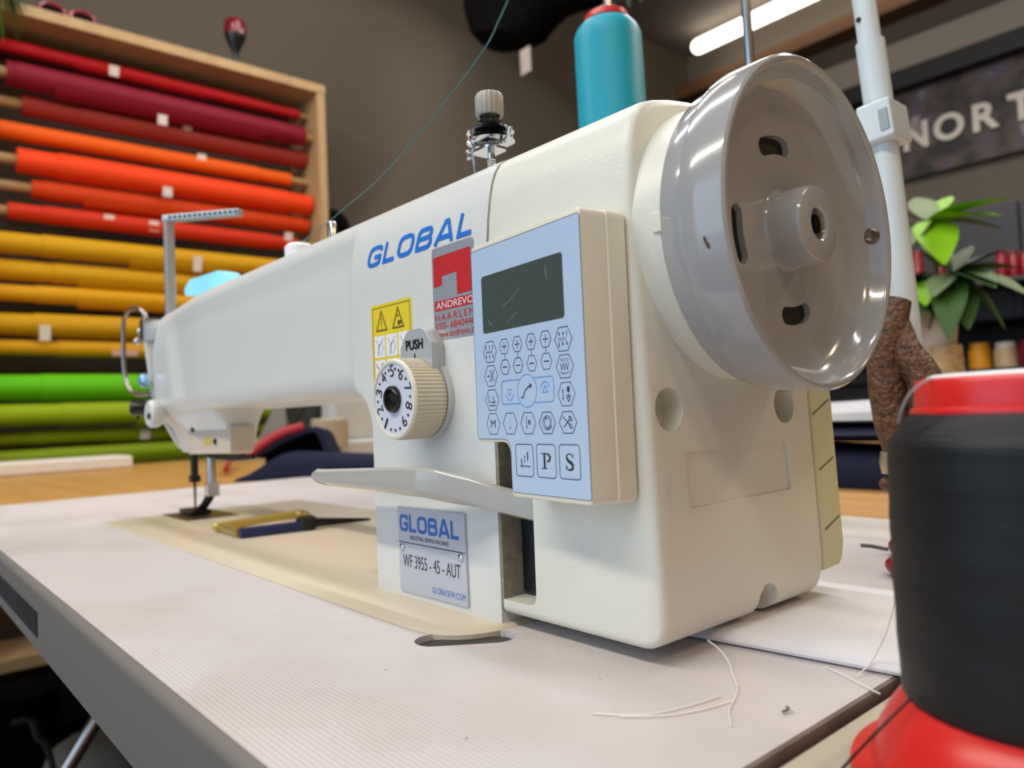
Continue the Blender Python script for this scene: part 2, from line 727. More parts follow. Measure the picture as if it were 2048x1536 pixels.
def recess(x, z):
    a = smooth01((-106 - x) / 9)
    lx = -432 - (z - 130) * 0.55
    b = smooth01((x - lx) / 34)
    c = smooth01((171 - z - max(0, (-x - 250)) * 0.02) / 9)
    return 5.0 * a * b * c


rings = []
NF = 26
for (x, yf, yb, zb, zt) in arm_sections():
    ring = []
    rb = 11.0 if zb > 60 else 0.3
    if 60 < zb < 91.9:
        rb = 8
    if zb < 91 and zb > 1:
        rb = 7
    if x > -90:
        rb = 0.3
    # front face from the bottom up
    rt = 11.0
    for k in range(NF):
        z = lerp(zb + rb, 146, k / (NF - 1))
        ring.append((x, yf + recess(x, z), z))
    # rounded upper front (lean back then over)
    for (dy, zz) in ((0.8, 154), (2.0, 162), (3.4, 168), (5.2, 173), (7.4, 176.5), (10.5, 179), (15, 180.8), (24, 181.8)):
        z = zz - (182 - zt)
        ring.append((x, yf + dy + recess(x, z) * 0.9, z))
    ring.append((x, 52, zt + 1.0))
    for k in range(6):
        a = PI / 2 * k / 5
        ring.append((x, yb - 14 + 14 * math.sin(a), zt - 14 + 14 * math.cos(a)))
    for k in range(1, 6):
        ring.append((x, yb, lerp(zt - 14, zb + rb, k / 5)))
    for k in range(1, 5):
        a = PI / 2 * k / 4
        ring.append((x, yb - rb + rb * math.cos(a), zb + rb - rb * math.sin(a)))
    ring.append((x, 50, zb))
    for k in range(5):
        a = PI / 2 * k / 5
        ring.append((x, yf + recess(x, zb + rb) + rb - rb * math.sin(a), zb + rb - rb * math.cos(a)))
    rings.append(ring)
mb = MB()
mb.loft(rings)
arm = obj('arm_and_column', mb, M_CREAM, mach, angle=50)

# head lower block below the arm
mb = MB()
secs = []
for z, x0, x1, y0, y1 in ((108, -498, -352, 14, 64), (96, -498, -354, 15, 62), (88, -497, -356, 20, 58), (78, -496, -358, 29, 55), (61, -494, -362, 34, 53), (57, -493, -364, 36, 52)):
    secs.append([(a, b, z) for a, b in rrect(x0, x1, y0, y1, 6, 4)])
mb.loft(secs)
obj('lower_head', mb, M_CREAM, mach)
# finger guard box with its screws and label
mb = MB()
mb.prism(round_poly([(-452, 56), (-354, 58), (-352, 79), (-400, 77), (-420, 80), (-454, 85)], 3), lambda x, z: (x, 29.5, z), lambda x, z: (x, 48, z))
gb = obj('front_guard', mb, mat('guard_cream', '#cdbfae', 0.4), mach, bevel=1.5)
for (x, z) in ((-438, 77), (-385, 67)):
    obj('screw', MB().lathe([(2.4, 0), (2.6, 1.2), (1.6, 1.8)], (x, 29.6, z), (0, -1, 0), 14), M_DSTEEL, gb)
mb = MB().box(-412, -394, 29.2, 29.6, 64, 70)
ob = obj('label', mb, mat('small_yellow_label', '#c9b45c', 0.4), gb, smooth=False)
# face plate on the left end
mb = MB()
fpp = round_poly([(8, 170), (90, 172), (92, 100), (70, 60), (38, 58), (16, 100)], 10)
mb.prism(fpp, lambda y, z: (-500, y, z), lambda y, z: (-506, y, z))
obj('face_plate', mb, M_CREAM, mach, bevel=1.5)
# take-up lever slot strip and lever
mb = MB().box(-507.5, -505.5, 20, 30, 110, 165)
mb.box(-509, -505, 22, 27, 128, 160)
obj('lever_slot', mb, M_STEEL, mach, bevel=0.6)
# wire guard around the take-up lever
g0 = [(-503, 14, 172), (-509, 10, 186), (-530, 6, 190), (-545, 4, 183), (-550, 4, 165), (-550, 4, 140), (-545, 5, 122), (-530, 8, 112), (-506, 14, 111)]
obj('lever_guard', MB().tube(bez(g0, 8), 2.0, 10), mat('guard_wire', '#a39a94', 0.25, metal=0.9), mach)
mb = MB()
mb.box(-512, -496, 8, 24, 158, 178)
mb.lathe([(4, 0), (4, 9), (2, 10)], (-507, 14, 163), (-1, 0, 0), 16)
mb.sphere((-521, 12, 168), 4, 12, 8)
mb.sphere((-527, 10, 160), 3.4, 12, 8)
obj('guard_clamp', mb, M_STEEL, mach, bevel=1)
mb = MB()
mb.lathe([(6.2, 0), (6.6, 4), (4.5, 6)], (-497, 9.5, 122), (0, -1, 0), 20)
ob = obj('thread_button', mb, mat('pale_blue_metal', '#9fc8ee', 0.2, metal=0.6), mach)
# tension assembly
mb = MB()
mb.lathe([(11, 0), (11, 2), (8, 2.4), (8, 5), (12, 6), (12, 7.5), (6, 8), (6, 11), (12, 11.5), (12, 13), (9, 14), (9, 22), (7, 24)], (-489, 18, 98), (-0.35, -0.93, 0), 24, lambda t, h: 0.72)
mb.tube([(-497, 4, 97), (-503, 3, 95), (-505, 4, 88)], 1.3, 8)
obj('tension_knob', mb, M_DSTEEL, mach)
mb = MB().lathe([(10, 0), (12, 4), (12, 9), (10, 11)], (-472, 14, 92), (0, -1, 0), 24)
obj('tension_boss', mb, M_CREAM, mach)
obj('boss_screw', MB().lathe([(2.6, 0), (2.6, 1.6)], (-466, 3.0, 90), (0, -1, 0), 12), M_DSTEEL, mach)
# needle bar, presser bar, foot
mb = MB()
mb.tube([(-477, 42, 60), (-477, 42, 30)], 3.2, 12)
mb.box(-481, -473, 38, 46, 30, 36)
mb.tube([(-477, 42, 30), (-477, 42, 3)], [1.3, 0.8], 8)
obj('needle_bar', mb, M_DSTEEL, mach)
mb = MB()
mb.tube([(-457, 50, 62), (-457, 50, 24)], 3.6, 12)
mb.box(-462, -452, 45, 55, 18, 30)
obj('presser_bar', mb, M_STEEL, mach, bevel=0.5)
mb = MB()
mb.tube([(-457, 50, 24), (-459, 48, 16), (-464, 45, 9), (-473, 43, 5)], [4, 4, 3.6, 3], 10)
mb.box(-497, -462, 34, 51, 2.2, 6)
obj('presser_foot', mb, mat('blackened_steel', '#1b1a18', 0.35, metal=0.6), mach, bevel=0.6)
mb = MB().box(-506, -436, 22, 66, 0.6, 1.5)
obj('throat_plate', mb, mat('throat_plate_steel', '#75695c', 0.3, metal=0.8), mach, bevel=0.4)
mb = MB()
mb.tube(bez([(-440, 40, 60), (-430, 40, 54), (-400, 50, 52), (-385, 60, 53)], 6), 2.2, 8)
obj('knee_link', mb, M_DSTEEL, mach)

def soft(pts, r=0.3, closed=False):
    """round the inner corners of a letter's centre line"""
    n = len(pts)
    out = []
    for i in range(n):
        p = Vector(pts[i])
        if not closed and i in (0, n - 1):
            out.append(tuple(p))
            continue
        a, b = Vector(pts[i - 1]), Vector(pts[(i + 1) % n])
        ra = min(r, (a - p).length * .5)
        rb = min(r, (b - p).length * .5)
        s0 = p + (a - p).normalized() * ra
        s1 = p + (b - p).normalized() * rb
        for k in range(5):
            f = k / 4
            out.append(tuple(s0 * (1 - f) ** 2 + p * 2 * f * (1 - f) + s1 * f * f))
    return out


LO, HI = 0.1, 0.9
GLY = {
    'G': (1.0, [(soft([(.92, .68), (.92, HI), (.08, HI), (.08, LO), (.92, LO), (.92, .45)]), 0), ([(.995, .45), (.5, .45)], 0)]),
    'L': (.80, [([(.1, 1.0), (.1, LO), (1.0, LO)], 0)]),
    'O': (1.08, [(soft([(.08, LO), (.08, HI), (.92, HI), (.92, LO)], .3, True), 1)]),
    'B': (1.0, [(soft([(.08, LO), (.08, LO + .01), (.08, HI), (.87, HI), (.87, .52), (.3, .52)], .22), 0), (soft([(.08, .52), (.92, .52), (.92, LO), (.0, LO)], .22), 0)]),
    'A': (1.15, [([(.06, .0), (.44, .93), (.56, .93), (.94, .0)], 0), ([(.2, .27), (.8, .27)], 0)]),
}


def logo_strokes(mb, fr, u0, u1, v0, v1, w, h, shear):
    """squared wide lettering of the maker's logo"""
    H = v1 - v0
    gap = 0.20
    tot = sum(GLY[c][0] for c in 'GLOBAL') + gap * 5
    k = (u1 - u0 - shear * H) / tot
    x = 0.0
    for c in 'GLOBAL':
        wd, strokes = GLY[c]
        for st_, cl_d in strokes:
            stroke(mb, fr, [(u0 + (x + a * wd) * k + shear * b * H, v0 + b * H) for a, b in st_], w, h, bool(cl_d))
        x += wd + gap


LEAN = ((146, 0), (154, 0.8), (162, 2.0), (168, 3.4), (173, 5.2))


def front_lean(z):
    for (z0, d0_), (z1, d1_) in zip(LEAN, LEAN[1:]):
        if z <= z1:
            return lerp(d0_, d1_, (z - z0) / (z1 - z0))
    return LEAN[-1][1]


# --- prints and plates on the column front (plane y = 0)
FC = Frame((0, -0.05, 0), (1, 0, 0), (0, 0, 1))
mb = MB()
logo_strokes(mb, FC, -91.2, -7.6, 150.7, 160.6, 2.0, 0.25, 0.24)
for p_ in mb.v:
    p_.y += front_lean(p_.z) if p_.z > 146 else 0
lg = obj('logo_print', mb, M_BLUE, mach, smooth=False, fixn=False)
lg['label'] = 'large blue slanted maker lettering'

# silver Andrevo sticker
stk = obj('dealer_sticker', MB().prism(round_poly([(-36.5, 111), (-8, 111), (-8, 149.5), (-36.5, 149.5)], 2.2), lambda a, b: FC.p(a, b, 0), lambda a, b: FC.p(a, b, 0.15)), M_SILVER, mach, smooth=False)
stk['label'] = 'silver sticker with red emblem'
mb = MB()
poly(mb, FC, [(-35.5, 145.6), (-10, 146), (-10, 128.5), (-19.5, 128.3), (-19.5, 137.6), (-29.8, 137.2), (-29.8, 133.6), (-35.5, 133.2)][::-1], 0.25)
poly(mb, FC, [(-35.3, 123.2), (-8.4, 123.2), (-8.4, 127.2), (-35.3, 127.2)], 0.25)
put_text(mb, FC, 'HAARLEM', -35.3, -6.0 - 3, 119.0, 121.8, 0.25, spacing=1.35)
put_text(mb, FC, '020- 6840440', -35.2, -8.6, 115.4, 118.2, 0.25)
put_text(mb, FC, 'www.andrevo.nl', -35.2, -8.6, 112.0, 114.8, 0.25)
obj('sticker_print', mb, M_RED, stk, smooth=False, fixn=False)
mb = MB()
put_text(mb, FC, 'ANDREVO', -34.3, -9.0, 123.8, 126.7, 0.32, bold=0.012)
obj('sticker_name', mb, mat('sticker_silver_letters', '#d9d6da', 0.4), stk, smooth=False, fixn=False)

# yellow warning label with pictograms
wl = obj('warning_label', MB().prism(round_poly([(-87.5, 90), (-53.3, 90), (-53.3, 132.3), (-87.5, 132.3)], 1.2), lambda a, b: FC.p(a, b, 0), lambda a, b: FC.p(a, b, 0.12)), M_YEL, mach, smooth=False)
wl['label'] = 'yellow warning label with two triangles'
mb = MB()
stroke(mb, FC, [(-86.3, 90.5), (-86.3, 130.8), (-54.6, 130.8), (-54.6, 90.5)], 0.35, 0.2)
for cx, dz in ((-78.5, 0), (-64.4, 0)):
    stroke(mb, FC, [(cx - 4.4, 120.2), (cx + 4.4, 120.2), (cx, 129)], 0.8, 0.2, True)
stroke(mb, FC, [(-78.5, 122.2), (-78.5, 126)], 0.55, 0.2)
disc(mb, FC, (-78.5, 121.4), 0.35, 0.2)
disc(mb, FC, (-63.7, 122.2), 1.2, 0.2)
disc(mb, FC, (-64.6, 125.4), 0.7, 0.2)
disc(mb, FC, (-62.2, 122.4), 0.8, 0.2)
obj('warning_symbols', mb, mat('warning_ink', '#6a5a12', 0.5), wl, smooth=False, fixn=False)
mb = MB()
for r in range(2):
    for c in range(3):
        u = -85.3 + c * 10.4
        v = 107.8 - r * 11.2
        poly(mb, FC, [(u, v), (u + 9.2, v), (u + 9.2, v + 10), (u, v + 10)], 0.2)
obj('pictogram_panel', mb, M_WHITE, wl, smooth=False, fixn=False)
mb = MB()
mbr = MB()
for r in range(2):
    for c in range(3):
        u = -85.3 + c * 10.4
        v = 107.8 - r * 11.2
        stroke(mb, FC, [(u + 1.2, v + 8.6), (u + 4.4, v + 5), (u + 7.6, v + 8.8)], 0.3, 0.26)
        stroke(mb, FC, [(u + 2.6, v + 0.8), (u + 3.2, v + 4.6), (u + 6.4, v + 7.2), (u + 7.8, v + 4), (u + 5.6, v + 0.8)], 0.3, 0.26)
        stroke(mb, FC, [(u + 4, v + 1), (u + 4.2, v + 6)], 0.5, 0.26)
        if r == 1:
            stroke(mbr, FC, [(u + 1.2, v + 7.5), (u + 8, v + 2.5)], 0.45, 0.32)
            stroke(mbr, FC, [(u + 2, v + 1.6), (u + 6.6, v + 8.4)], 0.45, 0.32)
disc(mbr, FC, (-84.5, 93), 3.2, 0.3, 24)
obj('pictogram_drawing', mb, mat('pictogram_ink', '#7f8aa0', 0.5), wl, smooth=False, fixn=False)
obj('prohibition_cross', mbr, mat('prohibition_red', '#e0603f', 0.5), wl, smooth=False, fixn=False)

# riveted model plate
pl = obj('model_plate', MB().prism([(-69.2, 3.6), (-19.6, 3.9), (-20.0, 40.6), (-69.2, 40.4)], lambda a, b: FC.p(a, b, 0), lambda a, b: FC.p(a, b, 1.0)), M_PLATE, mach, bevel=0.2, seg=2)
pl['label'] = 'brushed metal model plate with two rivets'
mb = MB()
logo_strokes(mb, FC, -67.5, -24.0, 29.8, 37.2, 1.45, 1.1, 0.0)
obj('plate_logo', mb, mat('plate_blue', '#2467b8', 0.4), pl, smooth=False, fixn=False)
mb = MB()
put_text(mb, FC, 'INDUSTRIAL SEWING MACHINES', -59.5, -31.0, 26.6, 28.4, 1.1)
put_text(mb, FC, 'WF 3955 - 45 - AUT', -65.8, -23.6, 14.4, 20.0, 1.1)
stroke(mb, FC, [(-68.9, 25.0), (-20.0, 25.0)], 0.4, 1.08)
obj('plate_text', mb, M_INK, pl, smooth=False, fixn=False)
mb = MB()
put_text(mb, FC, 'GLOBALSEW.COM', -44.0, -21.0, 6.0, 8.6, 1.1)
obj('plate_address', mb, mat('plate_blue_pale', '#4f86cc', 0.4), pl, smooth=False, fixn=False)
for (a, b) in ((-66.2, 22.6), (-23.0, 22.9)):
    obj('rivet', MB().lathe([(1.7, 0), (1.6, 0.5), (0.9, 0.9)], FC.p(a, b, 1.0), (0, -1, 0), 14), M_STEEL, pl)

# stitch length dial and push lever
DC = Vector((-41.5, 0, 87.4))
mb = MB()
mb.lathe([(17.2, 0), (17.2, 1.6), (16.6, 2.6)], DC, (0, -1, 0), 48)
ob = obj('dial_base', mb, mat('dial_base_grey', '#b9c0c6', 0.3, coat=.4), mach)
mb = MB()
for k in range(26):
    a = math.radians(2 + k * 2.6)
    p0 = (DC.x + 16.2 * math.sin(a), DC.z + 16.2 * math.cos(a))
    p1 = (DC.x + 16.9 * math.sin(a), DC.z + 16.9 * math.cos(a))
    stroke(mb, Frame((0, -2.2, 0), (1, 0, 0), (0, 0, 1)), [p0, p1], 0.4, 0.2)
obj('scale_mark', mb, M_INK, ob, smooth=False, fixn=False)
NR = 62
knurl = lambda t, h: 1.0 if (h > 17.6 or h < 3) else 1.0 + 0.018 * math.cos(NR * t)
mb = MB()
mb.lathe([(15.2, 2.5), (16.3, 3.2), (16.4, 4), (16.5, 10), (16.4, 16.2), (16.3, 17.2)], DC, (0, -1, 0), NR * 6, knurl)
dial = obj('stitch_dial', mb, M_KNOB, mach, angle=70)
dial['label'] = 'ribbed ivory stitch length dial'
mb = MB()
mb.lathe([(16.3, 17.0), (16.4, 17.8), (15.9, 18.6), (14.9, 18.7), (14.6, 18.2), (14.4, 17.9)], DC, (0, -1, 0), 96)
obj('dial_rim', mb, M_RIM, dial)
obj('dial_face', MB().lathe([(14.5, 17.6), (14.5, 18.0)], DC, (0, -1, 0), 72), M_DIALF, dial)
FD = Frame((DC.x, -18.05, DC.z), (1, 0, 0), (0, 0, 1))
mb = MB()
for i, n in enumerate(range(1, 10)):
    a = math.radians((n - 5) * 36 - 3)
    r = 11.6
    cu, cv = r * math.sin(a), r * math.cos(a)
    w = 0.6 if n == 1 else 1.5
    put_text(mb, FD, str(n), cu - w, cu + w, cv - 2.4, cv + 2.4, 0.15, bold=0.0, rot=-a)
    if n < 9:
        nd = (0.33, 0.68) if n in (4, 5) else (0.5,)
        for q in nd:
            a2 = math.radians((n - 5 + q) * 36 - 3)
            disc(mb, FD, (12.3 * math.sin(a2), 12.3 * math.cos(a2)), 0.62, 0.15)
for q in (0.28, 0.5, 0.72):
    a2 = math.radians(4 * 36 + q * 72 - 3)
    disc(mb, FD, (12.6 * math.sin(a2), 12.6 * math.cos(a2)), 0.62, 0.15)
obj('dial_numeral', mb, M_INK, dial, smooth=False, fixn=False)
mb = MB()
mb.lathe([(5.4, 17.9), (5.6, 18.6), (5.4, 19.6), (4.6, 20.3), (4.0, 20.0), (3.7, 18.9), (0.2, 18.8)], DC, (0, -1, 0), 40)
mb.box(DC.x - 3.0, DC.x + 3.0, -19.3, -18.7, DC.z - 0.5, DC.z + 0.5, rot=(0, math.radians(40), 0))
obj('dial_hub', mb, M_BLACK, dial)
# push block
mb = MB()
pts = round_poly([(-53.5, 98), (-30, 98), (-30, 109.5), (-35.5, 116.6), (-47.8, 116.6), (-53.5, 109.5)], [0.5, 0.5, 5, 6, 6, 5])
mb.prism(pts, lambda a, b: (a, 0, b), lambda a, b: (a, -6.5, b))
pb = obj('push_lever', mb, mat('push_grey', '#aeb2b6', 0.2, coat=.5), mach, bevel=1.6, seg=4)
FP = Frame((0, -6.6, 0), (1, 0, 0), (0, 0, 1))
mb = MB()
put_text(mb, FP, 'PUSH', -48.8, -36.0, 107.9, 112.2, 0.12, bold=0.03)
stroke(mb, FP, [(-42.2, 104.4), (-42.2, 106.2)], 0.7, 0.12)
obj('push_lettering', mb, M_BLACK, pb, smooth=False, fixn=False)

# reverse feed lever
path = bez([(-112, -21, 54.6), (-96, -22, 54.6), (-60, -22, 55.4), (-32, -22, 55.8), (-18, -20.5, 55.6), (-4, -12, 52), (8, -4, 48), (24, 6, 43.5)], 6)
NP = len(path)
rings = []
for i, p in enumerate(path):
    t = path[min(i + 1, NP - 1)] - path[max(i - 1, 0)]
    n = Vector((t.y, -t.x, 0)).normalized()     # outward (towards the operator)
    f = i / (NP - 1)
    hh = lerp(2.4, 4.4, smooth01(f / 0.55))
    ch = lerp(1.6, 2.6, smooth01(f / 0.5)) * (1 - 0.55 * smooth01((f - 0.6) / 0.2))
    e = 1.0
    if i == 0:
        e = 0.55
    dep = 9.0
    prof = [(-dep, hh * 0.8), (-2.2, hh + 0.4), (-1.2, hh + 0.1), (-0.2, hh - 0.8), (0.4, -hh + 0.9), (0.2, -hh), (-2.4, -hh - ch), (-3.4, -hh - ch - 0.2), (-dep, -hh - ch + 1)]
    rings.append([p + n * a * (1 if a > -5 else e) + Vector((0, 0, b * e)) for a, b in prof])
mb = MB().loft(rings)
rv = obj('reverse_lever', mb, M_LEVER, mach, angle=32)
rv['label'] = 'glossy grey reverse lever'

# motor cover: lofted along x, notch cut out, dark inside
CXE = 72.0
DRA = 5.2
rings = []


def cover_ring(x, ins=0.0, draft=True):
    def sh(z):
        return 0.0
    y0, y1 = 0.0 + ins, 100.0 - ins
    RC = 9.0
    xe_ = max(0.0, x - (72 - RC))
    zb = 5.0 + (RC - math.sqrt(max(0.0, RC * RC - xe_ * xe_)))
    ring = []
    for z in (max(zb + 3, 9), 30, 60, 90, 120, 146):
        ring.append((x, y0, z))
    for (dy, zz) in ((0.8, 154), (2.0, 162), (3.4, 168), (5.4, 173), (8.0, 176.8), (12, 179.4), (18, 181.6), (26, 183.6), (36, 185.2), (47, 185.9), (58, 185.2), (68, 183.4), (78, 180.5)):
        ring.append((x, y0 + dy, zz - ins))
    for k in range(1, 6):
        a = PI / 2 * k / 5
        ring.append((x, y1 - 14 + 14 * math.sin(a), 166 + 11 * math.cos(a) - ins))
    for z in (150, 120, 90, 60, 30, zb + 9):
        ring.append((x, y1, z))
    for k in range(1, 6):
        a = PI / 2 * k / 5
        ring.append((x, y1 - 6 + 6 * math.cos(a), zb + 9 - 9 * math.sin(a)))
    ring.append((x, 48, zb))
    for k in range(0, 6):
        a = PI / 2 * k / 5
        ring.append((x, y0 + 3 - 3 * math.sin(a), zb + 3 - 3 * math.cos(a)))
    return ring


def drafted(ring, f):
    # the end face leans: wider at the bottom
    return [(x + f * (DRA * (1 - (z - 6) / 150.0) - 0.6), y, z) for (x, y, z) in ring]


ex = [(1.5, 0), (20, 0), (40, 0), (60, 0), (64, 0), (66, 0), (68, 0.0), (69.3, 0.1), (70.5, 0.5), (71.4, 1.3), (72.0, 2.6)]
for x, ins in ex:
    f = max(0.0, (x - 1.5) / 70.5)
    rings.append(drafted(cover_ring(x, ins), f * f))
mb = MB().loft(rings)
cov = obj('motor_cover', mb, M_PLAST, mach)
notch = MB()
npz = round_poly([(-10, 10.2), (19.8, 10.6), (20.4, 77), (-10, 77)], [0, 4, 3, 0])
notch.prism(npz, lambda a, b: (a, -20, b), lambda a, b: (a, 88, b))
holes = MB()
hole_list = []
for (y, z) in ((10.9, 78.8), (79.8, 78.6)):
    h = MB()
    h.lathe([(7.0, 0), (7.0, 30)], (66, y, z), (1, 0, 0), 32)
    hole_list.append(h)
hn = MB()
hn.lathe([(6.2, 0), (6.2, 30)], (66, 59, 7.5), (1, 0, 0.25), 28)
emb = MB()
emb.prism(round_poly([(17.6, 46.9), (80, 47.2), (78.2, 65.0), (17.2, 64.8)], 2), lambda y, z: (71.4 + DRA * (1 - (z - 6) / 150.0) - 0.6, y, z), lambda y, z: (90, y, z))
vents = []
bake_bool(cov, [notch] + hole_list + [hn, emb])
# rear vented corner piece
mb = MB()
rr = ((76.3, 98.8), (75.0, 118.5), (60, 122), (5, 122), (5, 100.3), (60, 100.3))
secs = []
for z, k_ in ((14, 5), (17, 2), (22, 0), (90, 0), (145, 0), (160, 3), (166, 8)):
    secs.append([(x - (z - 20) * 0.032, y - (k_ if y > 100 else 0), z) for x, y in rr])
mb.loft(secs)
M_GRN = mat('cover_back_green_reflection', '#cbcaa2', 0.4)  # greenish reflection put into the plastic's base colour
vc = obj('vent_cover', mb, M_GRN, mach, bevel=1.0)
FV = Frame(Vector((76.3, 98.8, 20)), (-1.3, 19.7, 0), (-0.032, 0, 1))
for pa_, pb_ in (((1624, 829), (1659, 796)), ((1638, 940), (1669, 911)), ((1650, 1059), (1681, 1028))):
    mb = MB()
    qa_, qb_ = Vector(FV.px(*pa_)), Vector(FV.px(*pb_))
    stroke(mb, FV, [qa_, lerp(qa_, qb_, .9)], 0.55, 0.2)
    obj('vent_slot_shade', mb, mat('vent_shadow', '#5d5840', 0.6), vc, smooth=False, fixn=False)
# sealant in the joint between arm and cover
mb = MB()
mb.loft([[(0.05, y + 0.35 if y < 50 else y - .35, z - .3) for (_, y, z) in cover_ring(0)], [(1.45, y + 0.35 if y < 50 else y - .35, z - .3) for (_, y, z) in cover_ring(0)]])
obj('joint_sealant', mb, mat('sealant', '#8b8677', 0.7, vary=(300, .2)), mach)
# dark motor body inside the notch
mb = MB().box(1.2, 20.6, 9.5, 80, 10.8, 76)
obj('motor', mb, mat('motor_black', '#101115', 0.45), mach, bevel=2)
# raised ring behind the wheel
WC = Vector((72, 48, 135.5))
mb = MB()
mb.lathe([(47.2, -3), (47.2, 6.0), (46.6, 9.4), (45.4, 10.2), (20, 10.2)], WC, (1, 0, 0), 96, cap0=True)
rg = obj('cover_ring', mb, M_PLAST, mach)
FRG = Frame(WC + Vector((0, 0, 0)), (0, 1, 0), (0, 0, 1))
mb = MB().box(79.0, 83.4, WC.y - 47.5, WC.y - 44, 132.4, 138.6)
obj('ring_notch', mb, M_SHELL, rg, bevel=0.4)
# hand wheel
mb = MB()
prof = [(30, 11.4), (47.6, 11.4), (49.6, 11.9), (50.0, 12.6), (50.2, 19.4), (50.8, 20.0), (52.4, 20.6), (52.8, 21.6), (53.0, 27), (53.0, 34.0), (52.8, 35.0), (52.0, 35.7), (51.0, 35.7), (50.3, 35.2),
        (49.9, 34.2), (49.4, 31.5), (48.4, 29.0), (46.2, 26.6), (43.4, 25.0), (40, 24.3), (30, 24.0), (15.5, 23.8), (13.6, 24.1), (12.9, 25), (12.6, 27), (12.4, 34.3), (11.9, 35.4), (11.0, 35.8), (5.6, 35.8), (5.0, 35.2), (4.8, 27), (4.8, 11.4)]
mb.lathe(prof, WC, (1, 0, 0), 128, cap0=False, cap1=False)
# close the inner bore to the back
n = 128
mb.loft([[WC + Vector((11.4, math.sin(2 * PI * i / n) * 4.8, math.cos(2 * PI * i / n) * 4.8)) for i in range(n)], [WC + Vector((11.4, math.sin(2 * PI * i / n) * 30, math.cos(2 * PI * i / n) * 30)) for i in range(n)]], True, False, False)
wheel = obj('hand_wheel', mb, M_GREY, mach, angle=45)
wheel['label'] = 'glossy grey dished hand wheel'


def slot_cut(ac, ha, r0, r1):
    pts = []
    K = 12
    rm, rw = (r0 + r1) / 2, (r1 - r0) / 2
    for k in range(K + 1):
        a = math.radians(lerp(ac - ha, ac + ha, k / K))
        pts.append((r1 * math.sin(a), r1 * math.cos(a)))
    for k in range(1, 8):
        a = math.radians(ac + ha)
        q_ = PI * k / 8
        rr_ = rm + rw * math.cos(q_)
        tt_ = rw * math.sin(q_)
        pts.append((rr_ * math.sin(a) + tt_ * math.cos(a), rr_ * math.cos(a) - tt_ * math.sin(a)))
    for k in range(K + 1):
        a = math.radians(lerp(ac + ha, ac - ha, k / K))
        pts.append((r0 * math.sin(a), r0 * math.cos(a)))
    for k in range(1, 8):
        a = math.radians(ac - ha)
        q_ = PI - PI * k / 8
        rr_ = rm + rw * math.cos(q_)
        tt_ = -rw * math.sin(q_)
        pts.append((rr_ * math.sin(a) + tt_ * math.cos(a), rr_ * math.cos(a) - tt_ * math.sin(a)))
    m = MB()
    m.prism(pts, lambda y, z: WC + Vector((15, y, z)), lambda y, z: WC + Vector((27, y, z)))
    return m


hs = MB().lathe([(3.0, 0), (3.0, 8)], WC + Vector((30, 47, 1)), (0.2, 1, 0), 20)
bake_bool(wheel, [slot_cut(-9 + 90 * k_, 13, 25.0, 31) for k_ in range(4)])
ob = obj('wheel_bore', MB().lathe([(4.7, 24), (4.7, 34.6), (3.2, 34.4), (2.9, 30), (2.7, 24)], WC, (1, 0, 0), 40), M_STEEL, wheel)
ob = obj('set_screw', MB().lathe([(3.0, 0), (2.9, 0.5), (2.0, 0.9), (1.6, 0.6)], WC + Vector((30.2, 49.0, 3.0)), (0.25, -1, 0), 20), mat('screw_bronze', '#77665e', 0.3, metal=0.7), wheel)
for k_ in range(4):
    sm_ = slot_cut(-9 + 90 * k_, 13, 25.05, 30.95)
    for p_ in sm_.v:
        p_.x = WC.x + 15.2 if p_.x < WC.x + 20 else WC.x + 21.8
    obj('slot_shade_plug', sm_, M_DARK, wheel, smooth=False)  # black plug just below the face paints the shade in the slot
# paint chip
mb = MB()
a = math.radians(258)
fw_ = Frame(WC + Vector((29.2, 53.05 * math.sin(a), 53.05 * math.cos(a))), (1, 0, 0), (0, -math.cos(a) * -1, -math.sin(a)))
poly(mb, Frame(WC + Vector((29.0, 53.0 * math.sin(a), 53.0 * math.cos(a))), (1, 0, 0), (0, -math.cos(a), math.sin(a)) if False else (0, math.cos(a), -math.sin(a))), [(-0.8, 1.6), (-0.2, 2.2), (0.3, 0.4), (1.0, -0.4), (0.9, -1.6), (0.1, -1.4), (-0.4, 0.2)], 0.12)
obj('paint_chip', mb, mat('rust_brown', '#5b3026', 0.7), wheel, smooth=False)

# control panel
ang = math.radians(-6.2)
PU = Vector((math.cos(ang), math.sin(ang), 0))
PN = Vector((math.sin(ang), -math.cos(ang), 0))
P0 = Vector((66.4, -18.6, 0))          # front right edge
FPN = Frame(P0, PU, (0, 0, 1))
q = [FPN.px(*c) for c in ((941, 500), (1160, 415), (1189, 1013), (1023, 990), (1007, 890), (957, 884))]
PW = -q[0][0]
uL = (q[0][0] + q[5][0]) / 2 - 0.5
uR = 1.0
vT = (q[0][1] + q[1][1]) / 2 + 0.9
vB = (q[2][1] + q[3][1]) / 2 - 0.4
uS = q[3][0]
vS = q[5][1]
print('PANEL', uL, uS, vT, vB, vS)
outl = [(uL, vS), (uL, vT), (uR, vT), (uR, vB), (uS, vB), (uS, vS)]
outl_r = round_poly(outl, [2.2, 3.0, 2.6, 2.6, 2.2, 4.5], 6)


def back(a, b):
    p = FPN.p(a, b, 0)
    t = -(p.y + 0.3) / PN.y
    return p + PN * (t if p.y < -0.3 else 0)


def ins(poly2, e, c=(0, 0)):
    # shrink toward the inside along averaged normals
    out = []
    N = len(poly2)
    for i in range(N):
        a, p, b = Vector(poly2[i - 1]), Vector(poly2[i]), Vector(poly2[(i + 1) % N])
        d = (b - a)
        if d.length < 1e-6:
            out.append(tuple(p))
            continue
        d.normalize()
        nn = Vector((d.y, -d.x))
        out.append(tuple(p + nn * e))
    return out


